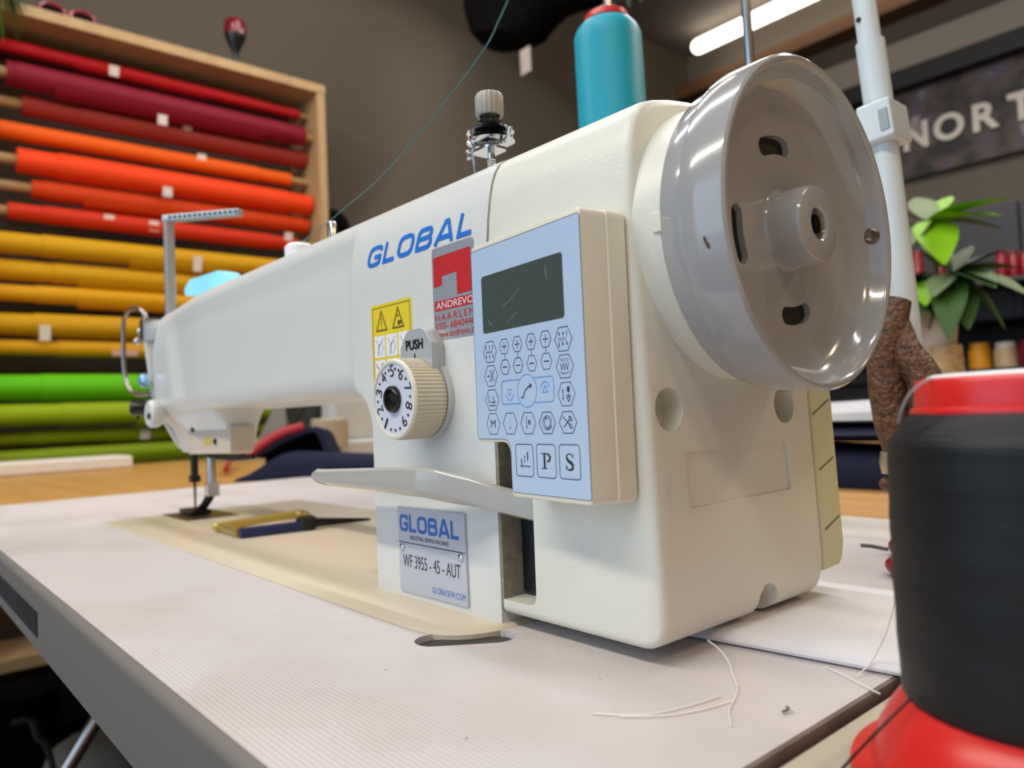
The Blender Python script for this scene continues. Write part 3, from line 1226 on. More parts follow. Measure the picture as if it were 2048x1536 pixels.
mb = MB()
mb.loft([[FPN.p(a, b, -10.0) for a, b in outl_r], [FPN.p(a, b, -0.9) for a, b in outl_r], [FPN.p(a, b, -0.3) for a, b in ins(outl_r, 0.25)], [FPN.p(a, b, 0.0) for a, b in ins(outl_r, 0.85)]])
panel = obj('control_panel', mb, M_SHELL, mach)
panel['label'] = 'cream control panel with display and keypad'
mb = MB()
bo = ins(outl_r, -0.5)
mb.loft([[back(a, b) for a, b in ins(outl_r, 0.6)], [FPN.p(a, b, -17.5) if FPN.p(a, b, -17.5).y < -0.5 else back(a, b) for a, b in bo], [FPN.p(a, b, -10.4) for a, b in bo], [FPN.p(a, b, -10.0) for a, b in ins(outl_r, 0.2)]])
obj('rear_shell', mb, M_SHELL, panel)
# membrane overlay
mq = [FPN.px(*c) for c in ((942, 507), (1155, 424), (1187, 1001), (1026, 985), (1012, 878), (958, 878))]
mo = round_poly([(mq[0][0], (mq[4][1] + mq[5][1]) / 2), (mq[0][0], (mq[0][1] + mq[1][1]) / 2), ((mq[1][0] + mq[2][0]) / 2, (mq[0][1] + mq[1][1]) / 2), ((mq[1][0] + mq[2][0]) / 2, (mq[2][1] + mq[3][1]) / 2), (mq[3][0], (mq[2][1] + mq[3][1]) / 2), (mq[3][0], (mq[4][1] + mq[5][1]) / 2)], [1.2, 1.2, 1.2, 1.2, 1.2, 4.2], 5)
mb = MB().prism(mo, lambda a, b: FPN.p(a, b, -0.1), lambda a, b: FPN.p(a, b, 0.12))
obj('membrane', mb, M_MEMB, panel, smooth=False)
mb = MB()
stroke(mb, FPN, mo, 0.18, 0.135, True)
obj('membrane_outline', mb, mat('outline_grey', '#555c68', 0.4), panel, smooth=False, fixn=False)
sq = [FPN.px(*c) for c in ((962, 555), (1124, 503), (1130, 632), (968, 671))]
s0, s1 = (sq[0][0] + sq[3][0]) / 2, (sq[1][0] + sq[2][0]) / 2
t1, t0 = (sq[0][1] + sq[1][1]) / 2, (sq[2][1] + sq[3][1]) / 2
mb = MB()
poly(mb, FPN, rrect(s0, s1, t0, t1, 1.3), 0.14)
scr = obj('screen', mb, M_LCD, panel, smooth=False)
scr['label'] = 'dark blank display'
mb = MB()
stroke(mb, FPN, [FPN.px(*c) for c in ((1091, 530), (1092, 546), (1094, 558))], 0.16, 0.16)
stroke(mb, FPN, [FPN.px(*c) for c in ((1005, 614), (1022, 598), (1040, 576))], 0.10, 0.16)
stroke(mb, FPN, [FPN.px(*c) for c in ((1017, 643), (1024, 634), (1034, 625))], 0.12, 0.16)
stroke(mb, FPN, [FPN.px(*c) for c in ((978, 642), (981, 648), (985, 650))], 0.14, 0.16)
obj('scratch', mb, mat('scratch_grey', '#9fb0ac', 0.4), panel, smooth=False, fixn=False)


def kpx(x, y):      # crop pixel of the keypad close-up -> photograph pixel
    return FPN.px(930 + x * 300 / 2048, 630 + y * 225 / 1536)


def hexkey(l, r, t, b):
    """returns mesh builder with the hexagon outline, and centre and half sizes"""
    c0 = kpx(l, (t + b) / 2)
    c1 = kpx(r, (t + b) / 2)
    tt = kpx((l + r) / 2, t)
    bb = kpx((l + r) / 2, b)
    cu = (c0[0] + c1[0]) / 2
    hw = (c1[0] - c0[0]) / 2
    cv = (tt[1] + bb[1]) / 2
    hh = (tt[1] - bb[1]) / 2
    m = MB()
    stroke(m, FPN, [(cu - hw, cv), (cu - hw * .52, cv + hh), (cu + hw * .52, cv + hh), (cu + hw, cv), (cu + hw * .52, cv - hh), (cu - hw * .52, cv - hh)], 0.24, 0.16, True)
    return m, cu, cv, hw, hh


def arrow(m, x, y0, y1, w=0.22, hd=0.5, both=False):
    stroke(m, FPN, [(x, y0), (x, y1)], w, 0.16)
    s = 1 if y1 > y0 else -1
    poly(m, FPN, [(x - hd, y1 - s * hd * 1.6), (x, y1 + s * .2), (x + hd, y1 - s * hd * 1.6)][::-s], 0.16)
    if both:
        poly(m, FPN, [(x - hd, y0 + s * hd * 1.6), (x, y0 - s * .2), (x + hd, y0 + s * hd * 1.6)][::s], 0.16)


def key(m):
    return obj('key', m, [M_INK, M_LBLUE], panel, smooth=False, fixn=False)


# column 1, row 1 (ABAB) and the other pictogram keys
m, cu, cv, hw, hh = hexkey(255, 435, 365, 645)
put_text(m, FPN, 'ABAB', cu - hw * .6, cu + hw * .35, cv - .45, cv + .45, 0.16)
for i, dx in enumerate((-.55, -.05, .45)):
    arrow(m, cu + dx * hw, cv + .8, cv + hh * .62, 0.3, 0.3)
    arrow(m, cu + dx * hw, cv - .8, cv - hh * .62, 0.3, 0.35)
key(m)
for (l, r, t, b, tt2, bb2) in ((474, 605, 330, 530, 612, 808), (650, 783, 295, 500, 585, 788), (835, 973, 256, 468, 555, 764), (1026, 1180, 217, 436, 522, 740)):
    m, cu, cv, hw, hh = hexkey(l, r, t, b)
    stroke(m, FPN, [(cu - hw * .5, cv), (cu + hw * .5, cv)], 0.32, 0.16)
    stroke(m, FPN, [(cu, cv - hh * .55), (cu, cv + hh * .55)], 0.28, 0.16)
    key(m)
    m, cu2, cv2, hw2, hh2 = hexkey(l + 14, r + 12, tt2, bb2)
    stroke(m, FPN, [(cu2 - hw2 * .5, cv2), (cu2 + hw2 * .5, cv2)], 0.36, 0.16)
    stroke(m, FPN, [(cu, cv - hh), (cu2, cv2 + hh2)], 0.22, 0.16)
    key(m)
m, cu, cv, hw, hh = hexkey(1230, 1466, 162, 490)
put_text(m, FPN, 'DCDC', cu - hw * .58, cu + hw * .36, cv - .5, cv + .55, 0.16)
for dx in (-.45, 0.0):
    arrow(m, cu + dx * hw, cv + 1.0, cv + hh * .6, 0.3, 0.42)
stroke(m, FPN, [(cu + .42 * hw, cv + .9), (cu + .42 * hw, cv + hh * .66)], .3, .16)
stroke(m, FPN, [(cu - .5 * hw, cv - .9), (cu - .5 * hw, cv - hh * .66)], .4, .16)
for dx in (-.08, .4):
    arrow(m, cu + dx * hw, cv - .9, cv - hh * .55, 0.4, 0.45)
key(m)
m, cu, cv, hw, hh = hexkey(272, 450, 692, 972)
stroke(m, FPN, [(cu - hw * .65, cv), (cu - hw * .25, cv)], .22, .16)
stroke(m, FPN, [(cu - hw * .42, cv + .4), (cu - hw * .25, cv), (cu - hw * .42, cv - .4)], .22, .16)
for dx, s in ((-.05, 1), (.18, 0), (.42, -1)):
    stroke(m, FPN, [(cu + (dx - .12 * s) * hw, cv + hh * .62), (cu + (dx + .08 * s) * hw, cv + hh * .2), (cu + (dx + .08 * s) * hw, cv - hh * .2), (cu + (dx - .1 * s) * hw, cv - hh * .58)], .26, .16)
key(m)
m, cu, cv, hw, hh = hexkey(1250, 1488, 542, 858)
put_text(m, FPN, 'B D D', cu - hw * .42, cu + hw * .45, cv + hh * .45, cv + hh * .72, 0.16)
stroke(m, FPN, [(cu - hw * .5 + i * hw * .16, cv + (hh * .3 if i % 2 == 0 else -hh * .3)) for i in range(7)], .3, .16)
stroke(m, FPN, [(cu - hw * .55, cv - hh * .46), (cu - hw * .3, cv - hh * .6), (cu - hw * .12, cv - hh * .6)], .22, .16)
stroke(m, FPN, [(cu + hw * .1, cv - hh * .6), (cu + hw * .28, cv - hh * .6), (cu + hw * .5, cv - hh * .46)], .22, .16)
put_text(m, FPN, 'E', cu - hw * .08, cu + hw * .06, cv - hh * .7, cv - hh * .5, 0.16)
key(m)
m, cu, cv, hw, hh = hexkey(288, 467, 1022, 1300)
arrow(m, cu - hw * .5, cv - hh * .3, cv + hh * .5, .22, .3, True)
stroke(m, FPN, [(cu + hw * .2, cv + hh * .4), (cu + hw * .2, cv - hh * .25)], .28, .16)
stroke(m, FPN, [(cu - hw * .3, cv - hh * .12), (cu - hw * .05, cv - hh * .27), (cu + hw * .3, cv - hh * .27), (cu + hw * .5, cv - hh * .12)], .3, .16)
stroke(m, FPN, [(cu - hw * .5, cv - hh * .55), (cu + hw * .5, cv - hh * .55)], .34, .16)
key(m)
m, cu, cv, hw, hh = hexkey(1272, 1508, 920, 1238)
arrow(m, cu - hw * .38, cv - hh * .5, cv + hh * .45, .3, .4, True)
poly(m, FPN, [(cu + hw * .08, cv + hh * .64), (cu + hw * .42, cv + hh * .64), (cu + hw * .4, cv + hh * .25), (cu + hw * .25, cv + hh * .08), (cu + hw * .1, cv + hh * .25)][::-1], .16)
stroke(m, FPN, [(cu + hw * .05, cv - hh * .05), (cu + hw * .07, cv - hh * .35), (cu + hw * .26, cv - hh * .66), (cu + hw * .44, cv - hh * .35), (cu + hw * .46, cv - hh * .05)], .32, .16)
stroke(m, FPN, [(cu + hw * .26, cv - hh * .02), (cu + hw * .26, cv - hh * .34)], .5, .16)
key(m)
# bottom hexagon row, measured on the lower close-up


def k2(x, y):
    return FPN.px(940 + x * 320 / 2048, 830 + y * 240 / 1536)


def hex2(l, r, t, b):
    c0, c1 = k2(l, (t + b) / 2), k2(r, (t + b) / 2)
    tt, bb = k2((l + r) / 2, t), k2((l + r) / 2, b)
    cu, hw, cv, hh = (c0[0] + c1[0]) / 2, (c1[0] - c0[0]) / 2, (tt[1] + bb[1]) / 2, (tt[1] - bb[1]) / 2
    m = MB()
    stroke(m, FPN, [(cu - hw, cv), (cu - hw * .52, cv + hh), (cu + hw * .52, cv + hh), (cu + hw, cv), (cu + hw * .52, cv - hh), (cu - hw * .52, cv - hh)], 0.24, 0.16, True)
    return m, cu, cv, hw, hh


m, cu, cv, hw, hh = hex2(220, 388, -18, 246)
put_text(m, FPN, 'M', cu - hw * .36, cu + hw * .34, cv - hh * .36, cv + hh * .38, .16)
key(m)
m, cu, cv, hw, hh = hex2(430, 612, -25, 243)
for i in range(4):
    stroke(m, FPN, [(cu, cv + hh * (.55 - i * .2)), (cu, cv + hh * (.47 - i * .2))], .22, .16)
arrow(m, cu, cv - hh * .25, cv - hh * .5, .22, .32)
key(m)
m, cu, cv, hw, hh = hex2(655, 848, -32, 240)
arrow(m, cu - hw * .2, cv + hh * .7, cv - hh * .5, .22, .36)
put_text(m, FPN, 'E', cu + hw * .02, cu + hw * .36, cv - hh * .12, cv + hh * .28, .16, bold=.03)
key(m)
m, cu, cv, hw, hh = hex2(892, 1100, -38, 237)
for (rx, ry, ox) in ((.52, .66, 0), (.34, .44, 0)):
    stroke(m, FPN, [(cu + hw * (ox + rx * math.cos(2 * PI * i / 20)), cv + hh * ry * math.sin(2 * PI * i / 20)) for i in range(20)], .26, .16, True)
stroke(m, FPN, [(cu - hw * .1, cv + hh * .66), (cu - hw * .34, cv + hh * .1)], .26, .16)
stroke(m, FPN, [(cu + hw * .5, cv - hh * .2), (cu + hw * .2, cv - hh * .6), (cu - hw * .1, cv - hh * .55)], .26, .16)
key(m)
m, cu, cv, hw, hh = hex2(1148, 1372, -45, 233)
stroke(m, FPN, [(cu - hw * .58, cv + hh * .55), (cu + hw * .2, cv - hh * .2)], .34, .16)
stroke(m, FPN, [(cu - hw * .5, cv - hh * .45), (cu + hw * .2, cv + hh * .25)], .34, .16)
for sy in (-1, 1):
    stroke(m, FPN, [(cu + hw * (.3 + .17 * math.cos(2 * PI * i / 14 + 0.6)), cv + sy * hh * .36 + hh * .2 * math.sin(2 * PI * i / 14)) for i in range(14)], .34, .16, True)
key(m)
# oval pair of arrows in blue
qa, qb = kpx(508, 1060), kpx(1218, 1010)
qt, qbm = kpx(620, 895), kpx(640, 1218)
cl = kpx(850, 1035)
ow = (kpx(982, 1035)[0] - kpx(720, 1035)[0]) / 2
oh = (kpx(850, 808)[1] - kpx(860, 1258)[1]) / 2
v0, v1 = cl[1] - oh * .74, cl[1] + oh * .74
for sgn in (-1, 1):
    m = MB()
    m.mi = 1
    ue = qa[0] if sgn < 0 else qb[0]
    us = cl[0] + sgn * ow * .76
    pts = [(us, v1), (ue - sgn * 1.2, v1), (ue - sgn * .35, v1 - .35), (ue, v1 - 1.2), (ue, v0 + 1.2), (ue - sgn * .35, v0 + .35), (ue - sgn * 1.2, v0), (us, v0)]
    stroke(m, FPN, pts, .28, .16)
    uc = (ue + cl[0] + sgn * ow) / 2
    s = -1 if sgn < 0 else 1
    stroke(m, FPN, [(uc - 1.25, cl[1] - s * .9), (uc + 1.25, cl[1] - s * .9), (uc, cl[1] + s * 1.3)], .26, .16, True)
    stroke(m, FPN, [(uc + 2.3 * math.cos(math.radians(a)), cl[1] - s * .6 + s * 3.1 * math.sin(math.radians(a))) for a in range(20, 161, 14)] if s > 0 else [(uc + 2.3 * math.cos(math.radians(a)), cl[1] + .3 - 3.1 * math.sin(math.radians(a))) for a in range(20, 161, 14)], .26, .16)
    key(m)
m = MB()
m.mi = 1
stroke(m, FPN, [(cl[0] + ow * math.cos(2 * PI * i / 40), cl[1] + oh * math.sin(2 * PI * i / 40)) for i in range(40)], .28, .16, True)
m.mi = 0
pa = [kpx(*c) for c in ((768, 1128), (803, 1126), (808, 1080), (828, 1030), (862, 988), (895, 967))]
stroke(m, FPN, pa, .42, .16)
e = pa[-1]
poly(m, FPN, [(e[0] + 1.0, e[1] + .1), (e[0] - .5, e[1] + 1.0), (e[0] - .2, e[1] - .9)], .16)
key(m)
# three large soft keys
for i, (l, r, t, b) in enumerate(((595, 815, 374, 784), (862, 1104, 376, 803), (1152, 1416, 380, 822))):
    c0, c1 = k2(l, (t + b) / 2), k2(r, (t + b) / 2)
    tt, bb = k2((l + r) / 2, t), k2((l + r) / 2, b)
    m = MB()
    stroke(m, FPN, rrect(c0[0], c1[0], bb[1], tt[1], 1.3), .26, .16, True)
    cu, cv = (c0[0] + c1[0]) / 2, (tt[1] + bb[1]) / 2
    hw, hh = (c1[0] - c0[0]) / 2, (tt[1] - bb[1]) / 2
    if i == 0:
        arrow(m, cu + hw * .02, cv - hh * .15, cv + hh * .3, .22, .3, True)
        poly(m, FPN, [(cu + hw * .3, cv - hh * .1), (cu + hw * .42, cv + hh * .05), (cu + hw * .42, cv + hh * .52), (cu + hw * .3, cv + hh * .52)], .16)
        stroke(m, FPN, [(cu - hw * .55, cv - hh * .36), (cu + hw * .66, cv - hh * .38)], .3, .16)
        stroke(m, FPN, [(cu - hw * .36, cv + hh * .1), (cu - hw * .34, cv - hh * .3)], .5, .16)
        stroke(m, FPN, [(cu - hw * .34, cv - hh * .3), (cu - hw * .32, cv - hh * .5)], .24, .16)
    elif i == 1:      # serif P
        stroke(m, FPN, [(cu - hw * .18, cv - hh * .44), (cu - hw * .18, cv + hh * .44)], .95, .16)
        stroke(m, FPN, [(cu - hw * .52, cv + hh * .45), (cu + hw * .1, cv + hh * .45)], .3, .16)
        stroke(m, FPN, [(cu - hw * .52, cv - hh * .45), (cu + hw * .12, cv - hh * .45)], .34, .16)
        bp_ = [(cu + hw * .05 + hw * .36 * math.cos(math.radians(a)), cv + hh * .2 + hh * .24 * math.sin(math.radians(a))) for a in range(90, -91, -15)]
        for k in range(len(bp_) - 1):
            stroke(m, FPN, bp_[k:k + 2], .35 + .6 * math.sin(PI * (k + .5) / 12), .16)
    else:             # serif S
        sp = [(cu + hw * (x / 100), cv + hh * (y / 100)) for x, y in ((30, 30), (18, 43), (0, 47), (-22, 42), (-30, 27), (-20, 10), (0, 0), (22, -10), (32, -26), (22, -42), (0, -48), (-20, -44), (-32, -28))]
        ws = [.3, .35, .4, .6, .85, 1.05, 1.15, 1.15, 1.0, .7, .45, .4, .3]
        for k in range(len(sp) - 1):
            stroke(m, FPN, sp[k:k + 2], ws[k], .16)
        stroke(m, FPN, [(cu + hw * .34, cv + hh * .46), (cu + hw * .34, cv + hh * .2)], .3, .16)
        stroke(m, FPN, [(cu - hw * .36, cv - hh * .46), (cu - hw * .36, cv - hh * .2)], .3, .16)
    key(m)

# pretension post on top of the column
PT = at(983, 318, 'y', 26)
mb = MB()
bx = Vector((PT.x, 26, 181))
mb.lathe([(1.6, 0), (1.6, 24)], bx, (0, 0, 1), 14, lambda t, h: 1)
for k in range(9):
    mb.lathe([(1.75, k * 1.0), (2.0, k * 1.0 + .4), (1.75, k * 1.0 + .8)], bx, (0, 0, 1), 14, cap0=False, cap1=False)
post = obj('pretension_post', mb, M_STEEL, mach)
zd = at(980, 283, 'y', 26).z
mb = MB()
for dz, r in ((-1.4, 10.6), (0.4, 9.8), (2.6, 10.4), (4.4, 8.2)):
    mb.lathe([(2, zd + dz), (r * .7, zd + dz - .2), (r, zd + dz + .7), (r * .9, zd + dz + 1.0), (2, zd + dz + .5)], (bx.x, bx.y, 0), (0, 0, 1), 40, cap0=False, cap1=False)
obj('tension_disc', mb, M_STEEL, post)
mb = MB()
mb.tube([(bx.x - 6, bx.y - 4, zd - 2), (bx.x - 9, bx.y - 7, zd - 4), (bx.x - 7, bx.y - 7, zd - 7)], 1.0, 8)
mb.tube(bez([(bx.x + 4, bx.y + 2, zd - 1), (bx.x + 11, bx.y - 2, zd - 3.5), (bx.x + 15, bx.y - 3, zd - 3), (bx.x + 17, bx.y - 3, zd + .4)], 5), 0.8, 8)
mb.tube([(bx.x - 5, bx.y - 5, 182), (bx.x - 6, bx.y - 6, zd - 5)], 0.7, 6)
mb.prism(rrect(bx.x - 9, bx.x + 5, bx.y - 5, bx.y + 6, 3), up(zd - 4.2), up(zd - 3.2))
obj('thread_bracket', mb, M_STEEL, post)
mb = MB()
mb.lathe([(4.8, zd + 5), (5.2, zd + 6.2), (4.2, zd + 7.2), (5.0, zd + 8.4), (4.2, zd + 9.6), (4.6, zd + 10.6)], (bx.x, bx.y, 0), (0, 0, 1), 28)
obj('spring', mb, M_DSTEEL, post)
zk0, zk1 = at(975, 236, 'y', 26).z, at(975, 191, 'y', 26).z
mb = MB()
mb.lathe([(5.6, zk0), (6.0, zk0 + .8), (6.0, zk1 - 1.2), (5.4, zk1)], (bx.x, bx.y, 0), (0, 0, 1), 108, lambda t, h: 1 + (0.035 * math.cos(18 * t) if zk0 + .5 < h < zk1 - .8 else 0))
obj('knurled_knob', mb, mat('knob_grey', '#a49f96', 0.4), post, angle=60)
# upper thread guide arm at the head (inverted L)
gx = -492
gt0 = at(337, 438, 'x', gx)
gy = gt0.y
ge = at(482, 425, 'z', gt0.z)
mb = MB()
mb.box(gx - 4, gx + 4, gy - 4, gy + 4, 172, gt0.z)
tg = obj('thread_guide_arm', mb, mat('guide_silver', '#b9bcbd', 0.3, metal=0.5), mach, bevel=1.2)
a_ = Vector((gx, gy, gt0.z))
dd = (ge - a_).normalized()
qq = Vector((-dd.y, dd.x, 0)) * 4.5
mb = MB()
zz = Vector((0, 0, 3))
a2_ = a_ - dd * 4
mb.add([a2_ + qq - zz, a2_ - qq - zz, ge - qq - zz, ge + qq - zz, a2_ + qq + zz, a2_ - qq + zz, ge - qq + zz, ge + qq + zz],
       [(3, 2, 1, 0), (4, 5, 6, 7), (0, 1, 5, 4), (1, 2, 6, 5), (2, 3, 7, 6), (3, 0, 4, 7)])
br = obj('guide_bar', mb, MATS['guide_silver'], tg, bevel=1.0)
mb = MB()
L = (ge - a_).length
for k in range(14):
    c_ = a_ + dd * (L * (0.06 + 0.9 * k / 13)) - qq * 1.01
    mb.lathe([(1.5, 0), (1.5, .5)], c_, -qq, 10)
obj('guide_hole', mb, M_DSTEEL, tg)
# lamp head on the arm
lp = [at(x, y, 'y', 60) for x, y in ((366, 582), (380, 559), (436, 541), (448, 545), (455, 568), (430, 583), (395, 591), (372, 592))]
lpp = round_poly([(p.x, p.z) for p in lp], 5.0, 5)
mb = MB().prism(lpp, lambda a, b: (a, 60, b), lambda a, b: (a, 74, b))
lm = obj('lamp_lens', mb, mat('lit_lens', '#8fd8f4', 0.25, emit=('#7fd4f2', 0.55)), mach, bevel=1.0)
lm['label'] = 'glowing pale blue lamp lens'
mb = MB().box(-418, -392, 61, 75, 178, lp[6].z + 1)
obj('lamp_foot', mb, M_PLAST, lm, bevel=1.5)
# small white thread cap on the arm, and a pin
cp = at(598, 492, 'y', 30)
mb = MB().lathe([(9, 178), (9, cp.z - 1), (7, cp.z + 1)], (cp.x, 30, 0), (0, 0, 1), 24)
obj('thread_cap', mb, M_WHITE, mach)
pn = at(664, 460, 'y', 40)
mb = MB().lathe([(3, 178), (3, pn.z + 4), (2.4, pn.z + 5)], (pn.x, 40, 0), (0, 0, 1), 16)
obj('thread_pin', mb, M_STEEL, mach)

# ------------------------------------------------------------------ loose things on the machine bed and table
# folding thread snips: blue grip and brass spring arm
a0 = Vector(at(478, 1062, 'z', 6))
a1 = Vector(at(612, 1046, 'z', 6))
sn = thing('thread_snips', 'navy blue and brass thread snips lying on the beige machine bed', 'thread snips', (a0.x, a0.y, 1))
d = (a1 - a0).normalized()
q = Vector((-d.y, d.x, 0))


def bar(p0, p1, w, z0, z1):
    m = MB()
    m.add([p0 + q * w + Vector((0, 0, z0 - p0.z)), p0 - q * w + Vector((0, 0, z0 - p0.z)), p1 - q * w + Vector((0, 0, z0 - p1.z)), p1 + q * w + Vector((0, 0, z0 - p1.z)),
           p0 + q * w + Vector((0, 0, z1 - p0.z)), p0 - q * w + Vector((0, 0, z1 - p0.z)), p1 - q * w + Vector((0, 0, z1 - p1.z)), p1 + q * w + Vector((0, 0, z1 - p1.z))],
          [(3, 2, 1, 0), (4, 5, 6, 7), (0, 1, 5, 4), (1, 2, 6, 5), (2, 3, 7, 6), (3, 0, 4, 7)])
    return m


obj('grip', bar(a0, a1, 5, 1.2, 7.6), mat('navy_enamel', '#13245a', 0.4), sn, bevel=1)
b0 = Vector(at(452, 1056, 'z', 5))
b1 = Vector(at(600, 1028, 'z', 8))
mb = MB()
off = Vector((0, 0, 0))
mb.tube(bez([a0 + Vector((0, 0, -1)), b0 + Vector((-6, 0, 0)), b0 + q * 10, b1, a1 + q * 6], 8), 3.2, 10)
obj('spring_arm', mb, mat('brass', '#c3a85c', 0.3, metal=0.6), sn)
mb = MB()
mb.lathe([(7, 0), (7, 9), (5, 10)], a1 + Vector((0, 0, -4.8)), (0, 0, 1), 20)
mb.tube([a1, a1 + d * 50 + Vector((0, 0, -3))], [4, 1], 8)
obj('blade', mb, M_DSTEEL, sn)

# folded white paper under the cover
mb = MB()
c = [at(1330, 1262, 'z', 0.4), at(1806, 1358, 'z', 0.4), at(1810, 1190, 'z', 0.4), at(1640, 1172, 'z', 0.4)]
x0, x1 = 20.0, 131.0
for (x, y0_, y1_) in ((x0, 33.5, 133), (x1, 40.5, 137)):
    pass
rings = []
for k in range(13):
    t = k / 12
    x = lerp(x0, x1, t)
    y0_, y1_ = lerp(30.5, 41.0, t) if False else lerp(27.5, 41.3, t), lerp(132, 137, t)
    lift = 0.3 + 0.5 * math.sin(t * 3)
    zt = 3.2 + 1.1 * math.sin(2.4 * t)
    rings.append([(x, y1_, 0.3), (x, y0_ + 3.5, 0.3), (x, y0_ + 0.4, 0.5 + lift * 0.4), (x, y0_, 1.4 + lift * .6), (x, y0_ + 1.0, 2.6 + lift * .6), (x, y0_ + 4, zt), (x, y0_ + 40, zt * .9), (x, y0_ + 75, zt * 0.8), (x, y1_, 1.2)])
mb.loft(rings)
single('folded_paper', mb, mat('white_paper', '#e2dfe2', 0.7), 'folded white paper lying flat under the right end of the sewing machine', 'paper', (75, 85, 0))

# loose white threads
M_THR = mat('white_thread', '#efe9e2', 0.6)
TH = [
    ('white thread end curling out from under the machine cover', [at(1415, 1280, 'z', 6), at(1440, 1300, 'z', 4), at(1458, 1325, 'z', 1.5), at(1464, 1345, 'z', 0.6), at(1475, 1375, 'z', 0.5), at(1468, 1400, 'z', 0.5), at(1458, 1420, 'z', 0.5), at(1462, 1452, 'z', 0.5)]),
    ('pale thread lying in a long arc on the table front right', [at(1185, 1427, 'z', 0.5), at(1260, 1430, 'z', 0.5), at(1320, 1425, 'z', 0.5), at(1390, 1408, 'z', 0.5), at(1440, 1392, 'z', 0.5)]),
    ('pale thread running beside the long arc on the table', [at(1240, 1433, 'z', 0.5), at(1330, 1431, 'z', 0.5), at(1400, 1420, 'z', 0.5), at(1465, 1402, 'z', 0.5)]),
    ('short white thread sticking out beneath the folded paper edge', [at(1650, 1333, 'z', 0.5), at(1690, 1352, 'z', 0.5), at(1735, 1375, 'z', 0.5), at(1760, 1388, 'z', 0.5)]),
]
for lab, pts in TH:
    single('loose_thread', MB().tube(bez(pts, 8), 0.22, 6), M_THR, lab, 'thread', pts[0])
single('lint_curl', MB().tube(bez([at(1565, 1423, 'z', 0.5), at(1572, 1421, 'z', 1.0), at(1577, 1417, 'z', 1.6), at(1574, 1414, 'z', 0.6)], 6), 0.35, 6), mat('lint', '#6d6259', 0.9), 'tiny dark curl of lint on the table, lower right', 'lint', at(1565, 1423, 'z', 0))

# red handled scissors peeking out from behind the black thread
sc0 = at(1800, 1130, 'z', 6)
scis = thing('scissors', 'red handled scissors lying on the table behind the black thread cone', 'scissors', (sc0.x + 10, sc0.y, 0))
for pp in ((1806, 1103), (1809, 1142)):
    c = at(pp[0] + 46, pp[1] - 6, 'z', 4.5)
    loop = [c + Vector((14 * math.cos(2 * PI * k / 24), 8 * math.sin(2 * PI * k / 24), 0)) for k in range(24)]
    obj('handle', MB().tube(loop, 3.6, 10, closed=True), mat('scissor_red', '#98201c', 0.35), scis)
mb = MB()
mb.tube([c + Vector((14, 2, -1)), c + Vector((26, 20, -1)), c + Vector((40, 70, -1.5))], [3, 3, 1.5], 8)
mb.tube([c + Vector((14, 12, -1)), c + Vector((24, 24, -1)), c + Vector((34, 72, -1.5))], [3, 3, 1.5], 8)
obj('blade', mb, M_STEEL, scis)
single('dark_wire', MB().tube(bez([at(1722, 1090, 'z', 0.9), at(1745, 1092, 'z', 0.9), at(1775, 1098, 'z', 0.9)], 6), 0.9, 6), mat('wire_grey', '#6b6560', 0.5), 'short grey wire piece on the table beside the red scissors', 'wire', at(1722, 1090, 'z', 0))

# ------------------------------------------------------------------ grey wooden table on the right
M_GWOOD = stretched(mat('grey_oak', '#b3aa98', 0.5), 10, 0.22, (10, 0.35, 1), 8, 0.0003)
GZ = -2.2
gt = thing('side_table', 'grey wood grain table butted against the right edge of the sewing table', 'table', (520, 150, FLOOR))
obj('tabletop', MB().box(127.4, 900, -420, 330, GZ - 28, GZ), M_GWOOD, gt, bevel=1)
for (x, y) in ((170, -380), (860, -380), (170, 290), (860, 290)):
    obj('leg', MB().box(x - 22, x + 22, y - 22, y + 22, FLOOR, GZ - 28), mat('grey_steel_leg', '#8b8c8d', 0.4), gt, smooth=False)

# black thread cone in the foreground
BS = Vector((173.0, 3.0, GZ))
bs = thing('thread_cone', 'large black thread cone on a red spool in the right foreground', 'thread cone', BS)
M_SPR = mat('spool_red', '#d0211f', 0.32, sss=0.0)
mb = MB()
mb.lathe([(38.0, 0), (38.6, 1.6), (38.2, 2.8), (34.5, 3.6), (33.6, 5), (32.6, 9), (30.5, 13), (28, 16.5), (25, 19), (10, 20)], BS, (0, 0, 1), 96)
obj('spool_base', mb, M_SPR, bs)
ridge = lambda t, h: 1 + 0.0025 * math.sin(h * .5 + 2 * t) + 0.0012 * math.sin(h * 1.7)
SPK = 0.98
prof = [(24, 16.5), (26.3, 17.6)] + [(27.2 + 0.5 * math.sin(k / 40 * PI), 19 + 54.5 * k / 40) for k in range(41)] + [(26.4, 74.8), (24.4, 77.6), (22.0, 80.0), (18, 81)]
prof = [(r_, h_ * SPK) for r_, h_ in prof]
mb = MB().lathe(prof, BS, (0, 0, 1), 120, ridge)
M_BTH = mat('black_thread', '#0e0f12', 0.48, spec=0.35)
stretched(M_BTH, 30, 0.55, (1, 1, 7), 4)
M_TTH = mat('teal_thread', '#0fa0b8', 0.42, spec=0.35)


def windings(m, freq, dist):
    nt = m.node_tree
    b = nt.nodes['Principled BSDF']
    tc = nt.nodes.new('ShaderNodeTexCoord')
    w = nt.nodes.new('ShaderNodeTexWave')
    w.bands_direction = 'Z'
    w.inputs['Scale'].default_value = freq
    w.inputs['Distortion'].default_value = 3.0
    w.inputs['Detail'].default_value = 2
    w.inputs['Detail Scale'].default_value = 1.5
    nt.links.new(tc.outputs['Object'], w.inputs['Vector'])
    bp = nt.nodes.new('ShaderNodeBump')
    bp.inputs['Strength'].default_value = 0.6
    bp.inputs['Distance'].default_value = dist
    nt.links.new(w.outputs['Fac'], bp.inputs['Height'])
    nt.links.new(bp.outputs['Normal'], b.inputs['Normal'])


